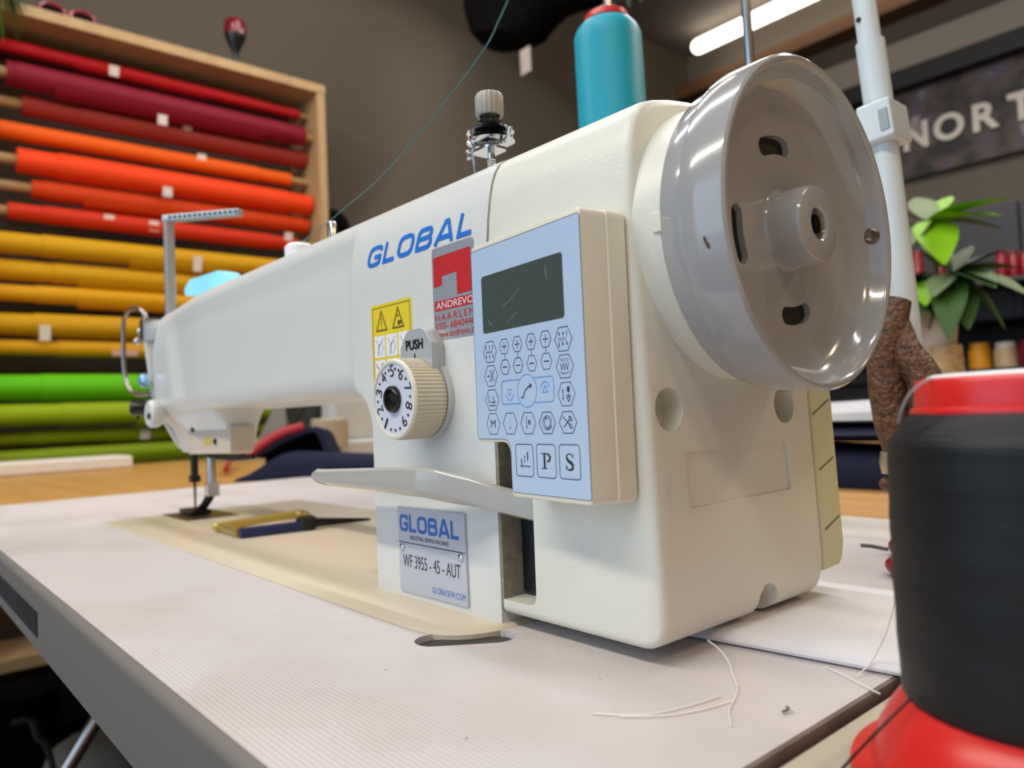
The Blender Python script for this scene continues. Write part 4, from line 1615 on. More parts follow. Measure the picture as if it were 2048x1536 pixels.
windings(M_BTH, 260, 0.00005)
windings(M_TTH, 300, 0.0004)
obj('thread_winding', mb, M_BTH, bs)
mb = MB()
mb.lathe([(r_, h_ * SPK) for r_, h_ in ((21.6, 78.6), (22.3, 79.6), (22.2, 80.6), (21.3, 81.2), (21.2, 86.2), (20.7, 87.0), (19.4, 87.3), (18.5, 86), (18, 79))], BS, (0, 0, 1), 72)
obj('spool_rim', mb, M_SPR, bs)
mb = MB().lathe([(18.8, 83.8), (18.8, 85.8), (17.6, 86.3), (8, 86.1)], BS, (0, 0, 1), 48)
obj('rim_label', mb, M_WHITE, bs)
yS = BS.y - 20
tp = [at(1797, 846, 'y', yS), at(1803, 820, 'y', yS - 1), at(1818, 790, 'y', yS - 1), at(1838, 771, 'y', yS), at(1862, 758, 'y', yS + 3)]
obj('thread_end', MB().tube(bez(tp, 6), 0.3, 6), mat('grey_thread', '#8d8a8c', 0.6), bs)
tp = [at(1822, 1396, 'y', yS - 1), at(1790, 1428, 'y', yS - 3), at(1740, 1478, 'y', yS - 6), at(1682, 1540, 'z', GZ + .4)]
obj('thread_tail', MB().tube(bez(tp, 6), 0.35, 6), M_BTH, bs)
single('hanging_thread', MB().tube(bez([at(1798, 1150, 'y', 30), at(1790, 1200, 'y', 32), at(1772, 1265, 'y', 36), at(1745, 1320, 'y', 40), at(1715, 1352, 'z', 0.6)], 8), 0.22, 6), M_THR,
       'white thread hanging from beside the black cone down to the paper edge', 'thread', at(1715, 1352, 'z', 0))

# ------------------------------------------------------------------ thread stand with teal cone
M_WPOLE = mat('white_pole_paint', '#c9d4da', 0.3, coat=.3)
st = thing('thread_stand', 'white thread stand pole with a square clamp, behind the handwheel', 'thread stand', (47, 278, 0))
mb = MB().lathe([(15, 0), (15, 4), (11, 6), (10, 14)], (47, 278, 0.2), (0, 0, 1), 40)
obj('base', mb, M_WPOLE, st)
mb = MB().tube([(47, 278, 8), (33, 278, 262)], 8.0, 24)
obj('lower_pole', mb, M_WPOLE, st)
mb = MB().tube([(33.2, 278, 255), (30.5, 278, 292)], 8.2, 24)
obj('sleeve', mb, M_WPOLE, st)
mb = MB().tube([(30.7, 278, 288), (14, 278, 520)], 6.6, 24)
up_ = obj('upper_pole', mb, M_WPOLE, st)
ph = at(1716, 40, 'y', 271)
obj('pole_hole_shade', MB().lathe([(1.5, 0), (1.5, 1)], (ph.x, 271.6, ph.z), (0.5, -0.8, 0), 14), M_DARK, up_)
kc = at(1757, 244, 'y', 268)
mb = MB().box(kc.x - 10.5, kc.x + 9, 264, 290, kc.z - 11.5, kc.z + 11.5, rot=(0, math.radians(-5), 0))
cl_ = obj('clamp', mb, M_WPOLE, st, bevel=1.5)
ks = at(1768, 238, 'y', 264)
obj('clamp_slot', MB().box(ks.x - 2.6, ks.x + 2.6, 263.4, 265, ks.z - 6.5, ks.z + 6.5, rot=(0, math.radians(-5), 0)), mat('slot_grey', '#8d9494', 0.4, metal=.5), cl_, bevel=0.5)
obj('support_arm', MB().box(-215, 40, 272, 284, 222, 230), M_WPOLE, st, bevel=1.5)
obj('spool_plate', MB().lathe([(34, 0), (34, 3)], (-171, 278, 230), (0, 0, 1), 36), M_WPOLE, st)
obj('spool_plate', MB().lathe([(34, 0), (34, 3)], (-47, 278, 230), (0, 0, 1), 36), M_WPOLE, st)
obj('spool_pin', MB().tube([(-48, 278, 230), (-52, 278, 470)], 3.2, 14), M_STEEL, st)
obj('spool_pin', MB().tube([(-171, 278, 230), (-174, 278, 440)], 3.0, 14), M_STEEL, st)
tcn = thing('thread_cone', 'teal thread cone on a red spool, standing behind the machine', 'thread cone', (-172, 278, 233.2))
prof = [(27, 8)] + [(27.8 - 0.8 * k / 20, 10 + 142 * k / 20) for k in range(21)] + [(25, 157), (21, 162), (17, 164)]
prof = [(r, h * 0.965) for r, h in prof]
prof = [(7, 10)] + prof + [(7, 158), (7, 10)]
obj('thread_winding', MB().lathe(prof, (-172, 278, 233.2), (-0.02, 0, 1), 96, cap0=False, cap1=False), M_TTH, tcn)
obj('spool_base', MB().lathe([(7, 0), (30, 0), (30, 3), (26, 8), (26, 10), (7, 10), (7, 0)], (-172, 278, 233.2), (0, 0, 1), 60, cap0=False, cap1=False), M_SPR, tcn)
obj('spool_rim', MB().lathe([(8, 158.5), (17, 158.5), (18, 159.5), (17.4, 164), (15, 165.5), (8, 164), (8, 158.5)], (-172, 278, 233.2), (-0.02, 0, 1), 60, cap0=False, cap1=False), M_SPR, tcn)

# teal thread running from above down to the thread guides of the arm
tp = [at(1042, -60, 'y', -52), at(1000, 35, 'y', -46), at(960, 110, 'y', -38), at(860, 240, 'y', -16), at(760, 355, 'y', 8), at(690, 415, 'y', 24), at(650, 450, 'y', 30), at(600, 486, 'y', 30)]
single('teal_thread', MB().tube(bez(tp, 10), 0.3, 6), mat('teal_thread_line', '#3d7475', 0.5), 'fine teal thread slanting down from the top to the machine arm', 'thread', tp[-1])

# brown textured strap hanging from the pole
M_STRAP = mat('brown_sequin', '#5e3f2b', 0.5, vary=(260, 0.6, 4), bump=(420, 1.0, 0.003))
sp0 = at(1790, 610, 'y', 258)
strap = thing('strap', 'brown glittery twisted strap with a metal ring, hanging on the thread stand', 'strap', at(1785, 975, 'y', 250))
for pts, rs in (([(1796, 600), (1780, 660), (1772, 720), (1776, 780), (1784, 850), (1793, 910)], (7, 9, 10, 10, 9, 6)), ([(1798, 640), (1812, 700), (1835, 735), (1852, 770), (1850, 840), (1835, 900)], (5, 8, 9, 9, 8, 6))):
    P_ = bez([at(x, y, 'y', 252 if i else 256) for i, (x, y) in enumerate(pts)], 8)
    R_ = [lerp(rs[min(i // 8, 5)], rs[min(i // 8 + 1, 5)], (i % 8) / 8) for i in range(len(P_))]
    obj('band', MB().tube(P_, R_, 16), M_STRAP, strap)
rc = at(1788, 925, 'y', 252)
obj('ring', MB().lathe([(6.5, -6), (7.5, 0), (6.5, 6)], rc, (0, 0, 1), 24), mat('pearl_metal', '#b5aa98', 0.3, metal=.7), strap)
obj('tip', MB().sphere(rc + Vector((-2, 0, -12)), 6.5, 16, 10, 0.7), M_STRAP, strap)

# ------------------------------------------------------------------ wooden work tables behind
M_OAK = stretched(mat('honey_wood', '#b98a4d', 0.4), 5, 0.15, (0.6, 8, 1))
wt = thing('work_table', 'honey coloured wooden work table beyond the left end of the sewing table', 'table', (-1270, -100, FLOOR))
obj('tabletop', MB().box(-1720, -812, -700, 330, -38, -4), M_OAK, wt, bevel=2)
for (x, y) in ((-1680, -660), (-850, -660), (-1680, 290), (-850, 290)):
    obj('leg', MB().box(x - 30, x + 30, y - 30, y + 30, FLOOR, -38), M_OAK, wt, smooth=False)
wt2 = thing('work_table', 'wooden work table behind the sewing table, carrying the navy fabric', 'table', (-500, 700, FLOOR))
obj('tabletop', MB().box(-1720, 480, 338, 1250, -38, -4), M_OAK, wt2, bevel=2)
for (x, y) in ((-1680, 380), (440, 380), (-1680, 1210), (440, 1210)):
    obj('leg', MB().box(x - 30, x + 30, y - 30, y + 30, FLOOR, -38), M_OAK, wt2, smooth=False)
# white sheet on the left table
mb = MB()
c0 = at(-40, 945, 'z', -3)
mb.box(-1690, -1560, -420, 260, -4, 22)
single('foam_sheet', mb, mat('foam_white', '#ded5cc', 0.7), 'flat white sheet lying on the honey wood table at the far left', 'sheet', (-1625, -80, -4), bevel=5)

# ------------------------------------------------------------------ fabric rack on the left wall
M_PINE = stretched(mat('pine_wood', '#b8976a', 0.5), 7, 0.12, (3, 3, 0.5))
RXP = -2130          # plane of the roll axes
rk_y0, rk_y1 = 22, 972
zt_r = at(400, 118, 'x', -2060).z
rack = thing('fabric_rack', 'tall pine rack on the taupe wall filled with coloured fabric rolls', 'rack', (-2170, 500, FLOOR))
obj('top_board', MB().box(-2280, -2050, rk_y0 - 30, rk_y1 + 30, zt_r - 12, zt_r + 18), M_PINE, rack, bevel=2)
for y in (rk_y0, rk_y1):
    obj('post', MB().box(-2280, -2052, y - 28 if y < 100 else y, y if y < 100 else y + 28, FLOOR, zt_r - 12), M_PINE, rack, bevel=2)
zb_ = at(40, 1326, 'x', -2060).z
obj('lower_board', MB().box(-2280, -2050, rk_y0, rk_y1, zb_ - 16, zb_ + 16), M_PINE, rack, bevel=2)
obj('lower_board', MB().box(-2280, -2050, rk_y0, rk_y1, -160, -135), M_PINE, rack, bevel=2)
obj('back_rail', MB().box(-2284, -2262, rk_y0, rk_y1, -60, -20), M_PINE, rack, smooth=False)

ROLLS = [
    # colour, left px, right px, thickness px, x offset, label, tags
    ('#b00a12', (-40, 83), (596, 228), 24, 0, 'thin bright red fabric roll, topmost on the rack', [(228, 142)]),
    ('#820e26', (12, 148), (606, 272), 44, 24, 'thick crimson fabric roll, second from the top of the rack', [(325, 240)]),
    ('#942c20', (42, 213), (632, 322), 42, -22, 'brick red fabric roll right under the crimson roll', [(374, 262)]),
    ('#e85c06', (-40, 252), (578, 360), 32, -18, 'orange fabric roll between the brick red and scarlet rolls', [(403, 318)]),
    ('#f0420f', (33, 325), (622, 408), 48, 8, 'thick glowing scarlet orange fabric roll, fifth from the top', [(335, 384)]),
    ('#cf3e08', (62, 380), (622, 452), 38, -14, 'burnt orange fabric roll under the scarlet orange roll', []),
    ('#c92d0c', (14, 424), (590, 487), 32, 4, 'dark orange red fabric roll with three paper tags, above the yellows', [(218, 440), (308, 452), (577, 474)]),
    ('#cf9a06', (-40, 487), (640, 540), 40, 10, 'mustard yellow fabric roll, uppermost of the yellow rolls', [(395, 528)]),
    ('#d39c08', (-40, 546), (640, 578), 40, -14, 'amber yellow fabric roll, second of the yellow rolls', []),
    ('#d49808', (-40, 595), (640, 613), 32, -10, 'slim amber fabric roll, third of the yellow rolls', []),
    ('#c99608', (-40, 655), (640, 664), 42, 0, 'yellow fabric roll with a hanging white paper tag near its left end', [(90, 666)]),
    ('#cf980a', (-40, 703), (640, 700), 30, -8, 'slim yellow fabric roll, lowest of the yellows, above the bright green', [(250, 706)]),
    ('#5fbc06', (-40, 770), (640, 775), 50, 6, 'bright grass green fabric roll below the yellow rolls', []),
    ('#93a906', (-40, 830), (640, 816), 42, 16, 'lime fabric roll directly below the bright green roll', []),
    ('#8a9a06', (-40, 875), (640, 853), 26, -24, 'slim olive lime fabric roll with a pale tag, second from the bottom', [(290, 868)]),
    ('#7c9208', (-40, 916), (640, 886), 32, 4, 'dark lime fabric roll, lowest on the rack above the work table', []),
]
M_CORE = mat('cardboard_core', '#a8875c', 0.7)
M_TAG = mat('tag_paper', '#e3d6cc', 0.7)
rnd = random.Random(3)
for i, (colr, p0, p1, th, dx, lab, tags) in enumerate(ROLLS):
    X = RXP + dx
    a, b = at(p0[0], p0[1], 'x', X), at(p1[0], p1[1], 'x', X)
    z = (a.z + b.z) / 2
    y0 = max(a.y, rk_y0 + 6)
    y1 = min(b.y, rk_y1 - 8)
    r = th * 0.738 / 1.0 * 0.98
    root = thing('fabric_roll', lab, 'fabric roll', (X, (y0 + y1) / 2, z - r), 'fabric rolls on the rack')
    m = mat('fabric_%02d' % i, colr, 0.6, spec=0.25)
    obj('cardboard_core', MB().lathe([(min(14, r * .55), rk_y0 + 0.5), (min(14, r * .55), rk_y1 - 0.5)], (X, 0, z), (0, 1, 0), 20), M_CORE, root)
    prof = []
    n = 14
    for k in range(n + 1):
        prof.append((r * (0.965 + 0.012 * math.sin(k * 1.7 + i)), lerp(y0, y1, k / n)))
    mb = MB().lathe([(r * .6, y0)] + prof + [(r * .6, y1)], (X, 0, z), (0, 1, 0), 36, lambda t, h, i=i: 1 + 0.02 * math.sin(2 * t + i))
    # loose outer turn that covers only part of the length, with its free edge hanging
    w0 = lerp(y0, y1, rnd.uniform(0.02, 0.2))
    w1 = lerp(y0, y1, rnd.uniform(0.7, 0.97))
    rings = []
    for yy in (w0, w1):
        ring = []
        for k in range(19):
            t = math.radians(-160 + 230 * k / 18)
            rr = r * 1.0 + 1.5
            ring.append((X + rr * math.cos(t), yy, z + rr * math.sin(t)))
        for k in range(18, -1, -1):
            t = math.radians(-160 + 230 * k / 18)
            rr = r * 1.0 + 0.2
            ring.append((X + rr * math.cos(t), yy, z + rr * math.sin(t)))
        rings.append(ring)
    mb.loft(rings)
    obj('fabric', mb, m, root)
    if rnd.random() < 0.6:
        f0, f1 = lerp(w0, w1, rnd.uniform(0.05, 0.35)), lerp(w0, w1, rnd.uniform(0.5, 0.9))
        hgt = rnd.uniform(0.35, 0.8) * r
        mb = MB()
        rings = []
        for k in range(5):
            t = math.radians(-20 - 18 * k)
            xx = X + (r + 2) * math.cos(t)
            zz = z + (r + 2) * math.sin(t) - hgt * k / 8
            rings.append([(xx, f0, zz), (xx, f1, zz), (xx - 1.2, f1, zz - 0.2), (xx - 1.2, f0, zz - 0.2)])
        mb.loft(rings)
        obj('loose_flap', mb, m, root)
    for (tx, ty) in tags:
        c = at(tx, ty, 'x', X + r * 0.8 + 3)
        h = 24 if ty != 666 else 34
        w = 13
        if ty in (528,):
            h, w = 38, 12
        if ty == 706:
            h, w = 14, 34
        mb = MB().box(c.x + 0, c.x + 2.5, c.y - w, c.y + w, c.z - h * .6, c.z + h * .6, rot=(0, math.radians(12), 0))
        obj('paper_tag', mb, M_TAG if ty != 706 else mat('red_white_tag', '#d9a596', 0.6), root, smooth=False)

# things on top of the rack
zt2 = zt_r + 18
sg = at(135, 26, 'x', -2090)
g = thing('sunglasses', 'red framed sunglasses lying on top of the pine rack', 'sunglasses', (-2090, sg.y, zt2))
M_RFR = mat('red_frame', '#a3182a', 0.25, coat=.4)
zc = zt2 + 24
for s in (-1, 1):
    cy = sg.y + s * 37
    pts = [(cy + 30 * math.cos(2 * PI * k / 20) * (1 if abs(math.cos(2 * PI * k / 20)) < .9 else 1), zc + 19 * math.sin(2 * PI * k / 20) - (3 if s else 0)) for k in range(20)]
    obj('lens', MB().prism(pts, lambda y, z: (-2090, y, z), lambda y, z: (-2086, y, z)), mat('dark_lens', '#0f0f14', 0.1, coat=.5), g)
    obj('rim', MB().tube([(-2088, y, z) for y, z in pts], 3.6, 8, closed=True), M_RFR, g)
    obj('temple', MB().tube([(-2088, cy + s * 31, zc + 4), (-2130, cy + s * 33, zc + 2), (-2205, cy + s * 30, zt2 + 4)], 2.6, 8), M_RFR, g)
obj('bridge', MB().tube([(-2088, sg.y - 8, zc), (-2088, sg.y, zc + 5), (-2088, sg.y + 8, zc)], 3, 8), M_RFR, g)
gb_ = at(472, 128, 'x', -2110)
gb_.z = zt2
H = at(472, 42, 'x', -2110).z - zt2
gob = thing('ornament', 'goblet shaped black stand with a dark red top, on the pine rack', 'ornament', gb_)
obj('stand', MB().lathe([(22, 0), (20, 4), (9, 10), (9, H * .32), (18, H * .46), (31, H * .62), (33, H * .72)], gb_, (0, 0, 1), 32), M_BLACK, gob)
obj('cap', MB().lathe([(33.5, H * .7), (35, H * .8), (33, H * .94), (26, H * .99), (10, H)], gb_, (0, 0, 1), 32), mat('maroon_gloss', '#7a0f24', 0.25, coat=.5), gob)


# ------------------------------------------------------------------ plants
def leaf_geo(mb, base, dirv, length, width, droop=0.3, up=Vector((0, 0, 1)), fold=0.25, nseg=8):
    d = Vector(dirv).normalized()
    side = d.cross(up)
    if side.length < 1e-3:
        side = Vector((1, 0, 0))
    side.normalize()
    nrm = side.cross(d).normalized()
    rows = []
    for k in range(nseg + 1):
        t = k / nseg
        w = width * 0.5 * (math.sin(PI * min(1, (t * 0.96 + 0.02)) ** 0.85)) ** 0.9 + 0.3
        c = Vector(base) + d * (length * t) - up * (droop * length * t * t)
        rows.append([c - side * w + nrm * w * fold, c, c + side * w + nrm * w * fold])
    vs = [p for r in rows for p in r]
    vs2 = [p - nrm * 0.6 for p in vs]
    o = len(vs)
    fs = []
    for k in range(nseg):
        for j in (0, 1):
            q = (k * 3 + j, k * 3 + j + 1, (k + 1) * 3 + j + 1, (k + 1) * 3 + j)
            fs.append(q)
            fs.append(tuple(o + i for i in q[::-1]))
    mb.add(vs + vs2, fs)


M_LEAFB = mat('sunlit_leaf', '#7bb00d', 0.55, spec=0.25, vary=(20, .15))  # lit leaves: the light is put into a brighter leaf colour
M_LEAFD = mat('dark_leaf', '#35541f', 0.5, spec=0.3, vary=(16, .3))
M_LEAFP = mat('sheen_leaf', '#66784f', 0.55, spec=0.25, vary=(16, .2))  # reflective leaves: their pale sheen is put into the colour
M_STEM = mat('plant_stem', '#6a5a3c', 0.7)
YP = 1000
pb0 = at(1884, 745, 'y', YP)
pl_ = thing('potted_plant', 'leafy green money tree in a woven basket, behind the thread stand', 'potted plant', (pb0.x, YP, -4))
ztop = at(1880, 692, 'y', YP).z
mb = MB()
prof = []
nb = 22
for k in range(nb + 1):
    prof.append((24 + 4 * math.sin(PI * k / nb * .8) + (1.2 if k % 2 else 0), -4 + (ztop + 4) * k / nb))
mb.lathe(prof + [(26, ztop), (24, ztop - 10)], (pb0.x, YP, 0), (0, 0, 1), 48, lambda t, h: 1 + 0.012 * math.sin(24 * t + h * .6))
obj('basket', mb, mat('woven_straw', '#b9a07a', 0.7, vary=(90, .25)), pl_)
zpot = at(1850, 625, 'y', YP).z
mb = MB().lathe([(23, ztop - 12), (27, ztop + 4), (32, zpot), (29, zpot + 2), (25, zpot - 6), (8, zpot - 6)], (pb0.x - 6, YP, 0), (0, 0, 1), 40)
obj('inner_pot', mb, mat('grey_white_pot', '#b9b7b2', 0.5), pl_)
n1 = at(1858, 442, 'y', YP)
n2 = at(1905, 545, 'y', YP - 20)
n3 = at(1836, 560, 'y', YP + 30)
base = Vector((pb0.x - 6, YP, zpot - 4))
for n_ in (n1, n2, n3):
    obj('stem', MB().tube(bez([base, lerp(base, n_, .5) + Vector((6, 0, 8)), n_], 8), [6 - 3.6 * k / 16 for k in range(17)], 10), M_STEM, pl_)


def tgt(px, py, dy=0):
    return at(px, py, 'y', YP + dy)


def add_leaf(n_, px, py, dy, wid, m, droop=.12):
    e = tgt(px, py, dy)
    v = e - n_
    L = v.length
    mb = MB()
    leaf_geo(mb, n_, v + Vector((0, 0, L * droop)), L, wid, droop)
    obj('leaf', mb, m, pl_, angle=60)


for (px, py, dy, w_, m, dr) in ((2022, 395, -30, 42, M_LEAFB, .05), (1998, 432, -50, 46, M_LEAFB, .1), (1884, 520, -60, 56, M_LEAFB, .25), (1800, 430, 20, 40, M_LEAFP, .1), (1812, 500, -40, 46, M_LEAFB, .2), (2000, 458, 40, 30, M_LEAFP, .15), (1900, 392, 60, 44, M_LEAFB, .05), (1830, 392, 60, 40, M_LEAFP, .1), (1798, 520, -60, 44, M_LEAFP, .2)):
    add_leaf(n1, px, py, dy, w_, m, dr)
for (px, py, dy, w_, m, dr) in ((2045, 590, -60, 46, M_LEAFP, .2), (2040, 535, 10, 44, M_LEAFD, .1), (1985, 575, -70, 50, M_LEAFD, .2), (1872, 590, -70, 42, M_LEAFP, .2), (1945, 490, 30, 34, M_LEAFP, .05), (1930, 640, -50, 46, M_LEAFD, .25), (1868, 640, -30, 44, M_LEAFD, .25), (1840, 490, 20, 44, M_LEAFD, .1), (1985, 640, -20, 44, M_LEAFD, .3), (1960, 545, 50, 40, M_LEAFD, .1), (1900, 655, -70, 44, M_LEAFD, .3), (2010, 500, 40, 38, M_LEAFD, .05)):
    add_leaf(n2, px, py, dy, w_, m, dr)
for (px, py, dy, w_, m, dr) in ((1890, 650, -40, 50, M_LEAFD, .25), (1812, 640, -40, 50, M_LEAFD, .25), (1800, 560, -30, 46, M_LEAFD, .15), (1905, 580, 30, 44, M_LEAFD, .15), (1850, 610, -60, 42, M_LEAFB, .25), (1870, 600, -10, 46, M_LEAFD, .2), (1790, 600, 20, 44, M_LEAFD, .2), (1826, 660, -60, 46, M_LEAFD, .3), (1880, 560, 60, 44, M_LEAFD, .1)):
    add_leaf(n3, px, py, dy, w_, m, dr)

# trailing plant on the left end of the rack top
tpz = at(-30, 6, 'x', -2100)
tp_ = thing('trailing_plant', 'green plant trailing over the upper left corner of the pine rack', 'plant', (-2130, tpz.y, zt2))
obj('pot', MB().lathe([(40, 0), (52, 60), (54, 92), (48, 92), (46, 80), (5, 80)], (-2150, tpz.y - 20, zt2), (0, 0, 1), 32), mat('terracotta_dark', '#5a3a2a', 0.6), tp_)
nb = Vector((-2130, tpz.y - 10, zt2 + 90))
M_LEAFG = mat('mid_leaf', '#4f7a2a', 0.4, vary=(20, .25))
for (px, py) in ((28, 22), (48, 40), (34, 70), (18, 45), (52, 18), (5, 70), (40, 55)):
    e = at(px, py, 'x', -2030)
    mid = Vector((-2040, (nb.y + e.y) / 2, max(e.z + 40, nb.z - 10)))
    mb = MB()
    leaf_geo(mb, mid, e - mid + Vector((0, 0, 10)), (e - mid).length, 26, .1)
    o = obj('leaf', mb, M_LEAFG, tp_, angle=60)
    obj('stem', MB().tube([nb, lerp(nb, mid, .5) + Vector((0, 0, 25)), mid], 2, 6), M_STEM, tp_)

# ------------------------------------------------------------------ black bag hanging from the ceiling
YBG = 1500
bx_ = at(1010, 40, 'y', YBG)
bag = thing('hanging_bag', 'black fabric bag hanging high in front of the taupe wall, with a white tag', 'bag', (bx_.x, YBG, at(1010, 105, 'y', YBG).z))
M_BFAB = mat('black_fabric', '#060506', 0.9, spec=0.1, bump=(40, .6, .01))
outl_b = [(-60, 938, 1230), (-20, 934, 1222), (0, 932, 1200), (25, 934, 1130), (50, 944, 1100), (75, 955, 1078), (92, 968, 1050), (102, 985, 1015)]
rings = []
for (py, xa, xb) in outl_b:
    A, B = at(xa, py, 'y', YBG), at(xb, py, 'y', YBG)
    cx, hw = (A.x + B.x) / 2, abs(B.x - A.x) / 2
    zl = lambda c_: lerp(A.z, B.z, (c_ + 1) / 2)
    hd = max(20, min(95, hw * .6))
    rings.append([(cx + hw * math.cos(2 * PI * k / 28) * (1 + .04 * math.sin(5 * k)), YBG + hd * math.sin(2 * PI * k / 28), zl(math.cos(2 * PI * k / 28))) for k in range(28)])
obj('body', MB().loft(rings), M_BFAB, bag)
top_ = rings[0]
cx = sum(p[0] for p in top_) / 28
for s in (-60, 60):
    obj('strap', MB().tube([(cx + s, YBG, top_[0][2] - 5), (cx + s * .3, YBG, CEIL - 0.5)], 8, 8), M_BFAB, bag)
A = at(1050, 85, 'y', YBG - 60)
B = at(1056, 145, 'y', YBG - 60)
mb = MB().box(A.x - 24, A.x + 24, YBG - 62, YBG - 60, B.z, at(1050, 97, 'y', YBG - 60).z)
obj('tag', mb, mat('tag_pale', '#b5a9a1', 0.6), bag, smooth=False)
obj('tag_cord', MB().tube([(A.x, YBG - 55, A.z + 30), (A.x, YBG - 61, A.z - 14)], 2, 6), M_BFAB, bag)

# leaves of a plant hanging from the ceiling above the teal cone
YH = 1900
hp = at(1262, -70, 'y', YH)
hpl = thing('hanging_plant', 'dark green plant hanging from the ceiling above the teal thread cone', 'plant', (hp.x, YH, hp.z - 40))
obj('pot', MB().lathe([(50, 0), (75, 60), (80, 110), (72, 110), (70, 96), (5, 96)], (hp.x, YH, hp.z + 20), (0, 0, 1), 32), mat('terracotta_dark', '#5a3a2a', 0.6), hpl)
obj('cord', MB().tube([(hp.x, YH, hp.z + 110), (hp.x, YH, CEIL - .5)], 3, 6), M_BFAB, hpl)
M_LEAFT = mat('deep_green_leaf', '#2f4a3c', 0.4, vary=(16, .3))  # the hanging leaves' own dark green
for k in range(16):
    a = 2 * PI * k / 16
    s_ = Vector((hp.x + 60 * math.cos(a), YH + 60 * math.sin(a), hp.z + 118))
    e = Vector((hp.x + (120 + 25 * (k % 3)) * math.cos(a), YH + (120 + 20 * (k % 2)) * math.sin(a), hp.z - 40 - 25 * ((k * 5) % 4)))
    mid = lerp(s_, e, .5) + Vector((0, 0, 70))
    mb = MB()
    leaf_geo(mb, mid, e - mid, (e - mid).length, 40, .0)
    mb.tube([s_, mid], 2, 6)
    obj('leaf', mb, M_LEAFT, hpl, angle=60)

# black cap hung on the wall beside the rack
cpw = at(672, 450, 'x', -2240)
mb = MB()
rings = []
for k in range(9):
    t = PI / 2 * k / 8
    rings.append([(-2289 + 62 * math.sin(t), cpw.y + 78 * math.cos(t) * math.cos(2 * PI * i / 28) + .001, cpw.z + 70 * math.cos(t) * math.sin(2 * PI * i / 28)) for i in range(28)])
mb.loft(rings)
single('black_hat', mb, M_BFAB, 'black rounded hat hanging on the wall beside the rack', 'hat', (-2289, cpw.y, cpw.z))

# ------------------------------------------------------------------ ceiling lamp, beams and the back wall
ty = 3180
t0 = at(1388, 97, 'y', ty)
lamp = thing('tube_lamp', 'long lit white tube lamp hanging under the ceiling', 'lamp', (t0.x + 900, ty, t0.z))
mb = MB()
cps = []
for k in range(7):
    a = PI / 2 * k / 6
    cps.append((max(.5, 38 * math.sin(a)), 38 - 38 * math.cos(a)))
Lt = 1900
prof = cps + [(38, Lt - 38)] + [(r, Lt - h) for r, h in cps[::-1][1:]]
mb.lathe(prof, (t0.x - 8, ty, t0.z), (1, 0, 0), 28)
obj('tube', mb, mat('lit_tube', '#fff7ea', 0.4, emit=('#fff6e6', 5.0)), lamp)
for dx in (300, 1600):
    obj('hanger', MB().tube([(t0.x + dx, ty, t0.z + 36), (t0.x + dx, ty, CEIL - .5)], 4, 8), M_DSTEEL, lamp)
Y1 = 3395
wz = at(1614, 83, 'y', 3300).z
struct('trim_1', MB().box(XL + 1, 1500, 3270, YB - 1, wz - 34, wz + 34), mat('stained_beam', '#6e4a2a', 0.6), smooth=False)
z_a, z_b = at(1904, 140, 'y', 3290).z, at(1904, 102, 'y', 3290).z
struct('trim_2', MB().box(XL + 1, 1500, 3290, YB - 1, z_a, z_b), mat('dark_steel_beam', '#1d1b1a', 0.6), smooth=False)
z_t = at(1904, 42, 'y', 3330).z
struct('trim_3', MB().box(XL + 1, 1500, 3330, YB - 1, z_b + .5, z_t), mat('pale_bulkhead', '#938a80', 0.8), smooth=False)
# sign
ys = 3360
zs1, zs0 = at(1904, 143, 'y', ys).z, at(1904, 335, 'y', ys).z
xs0 = at(1740, 300, 'y', ys).x
sign = thing('shop_sign', 'wide dark printed sign with large cream letters on the back wall', 'sign', (xs0 + 1000, ys, zs0))
M_SGN = mat('sign_print', '#2e2a2c', 0.6)


def blotches(m):
    nt = m.node_tree
    b = nt.nodes['Principled BSDF']
    tc = nt.nodes.new('ShaderNodeTexCoord')
    n = nt.nodes.new('ShaderNodeTexNoise')
    n.inputs['Scale'].default_value = 7
    n.inputs['Detail'].default_value = 4
    nt.links.new(tc.outputs['Object'], n.inputs['Vector'])
    r = nt.nodes.new('ShaderNodeValToRGB')
    e = r.color_ramp.elements
    e[0].position, e[0].color = .42, srgb('#262325')
    e[1].position, e[1].color = .72, srgb('#a08f8a')
    x = e.new(.56)
    x.color = srgb('#5a4844')
    x = e.new(.63)
    x.color = srgb('#4d4a5e')
    nt.links.new(n.outputs['Fac'], r.inputs[0])
    nt.links.new(r.outputs[0], b.inputs['Base Color'])


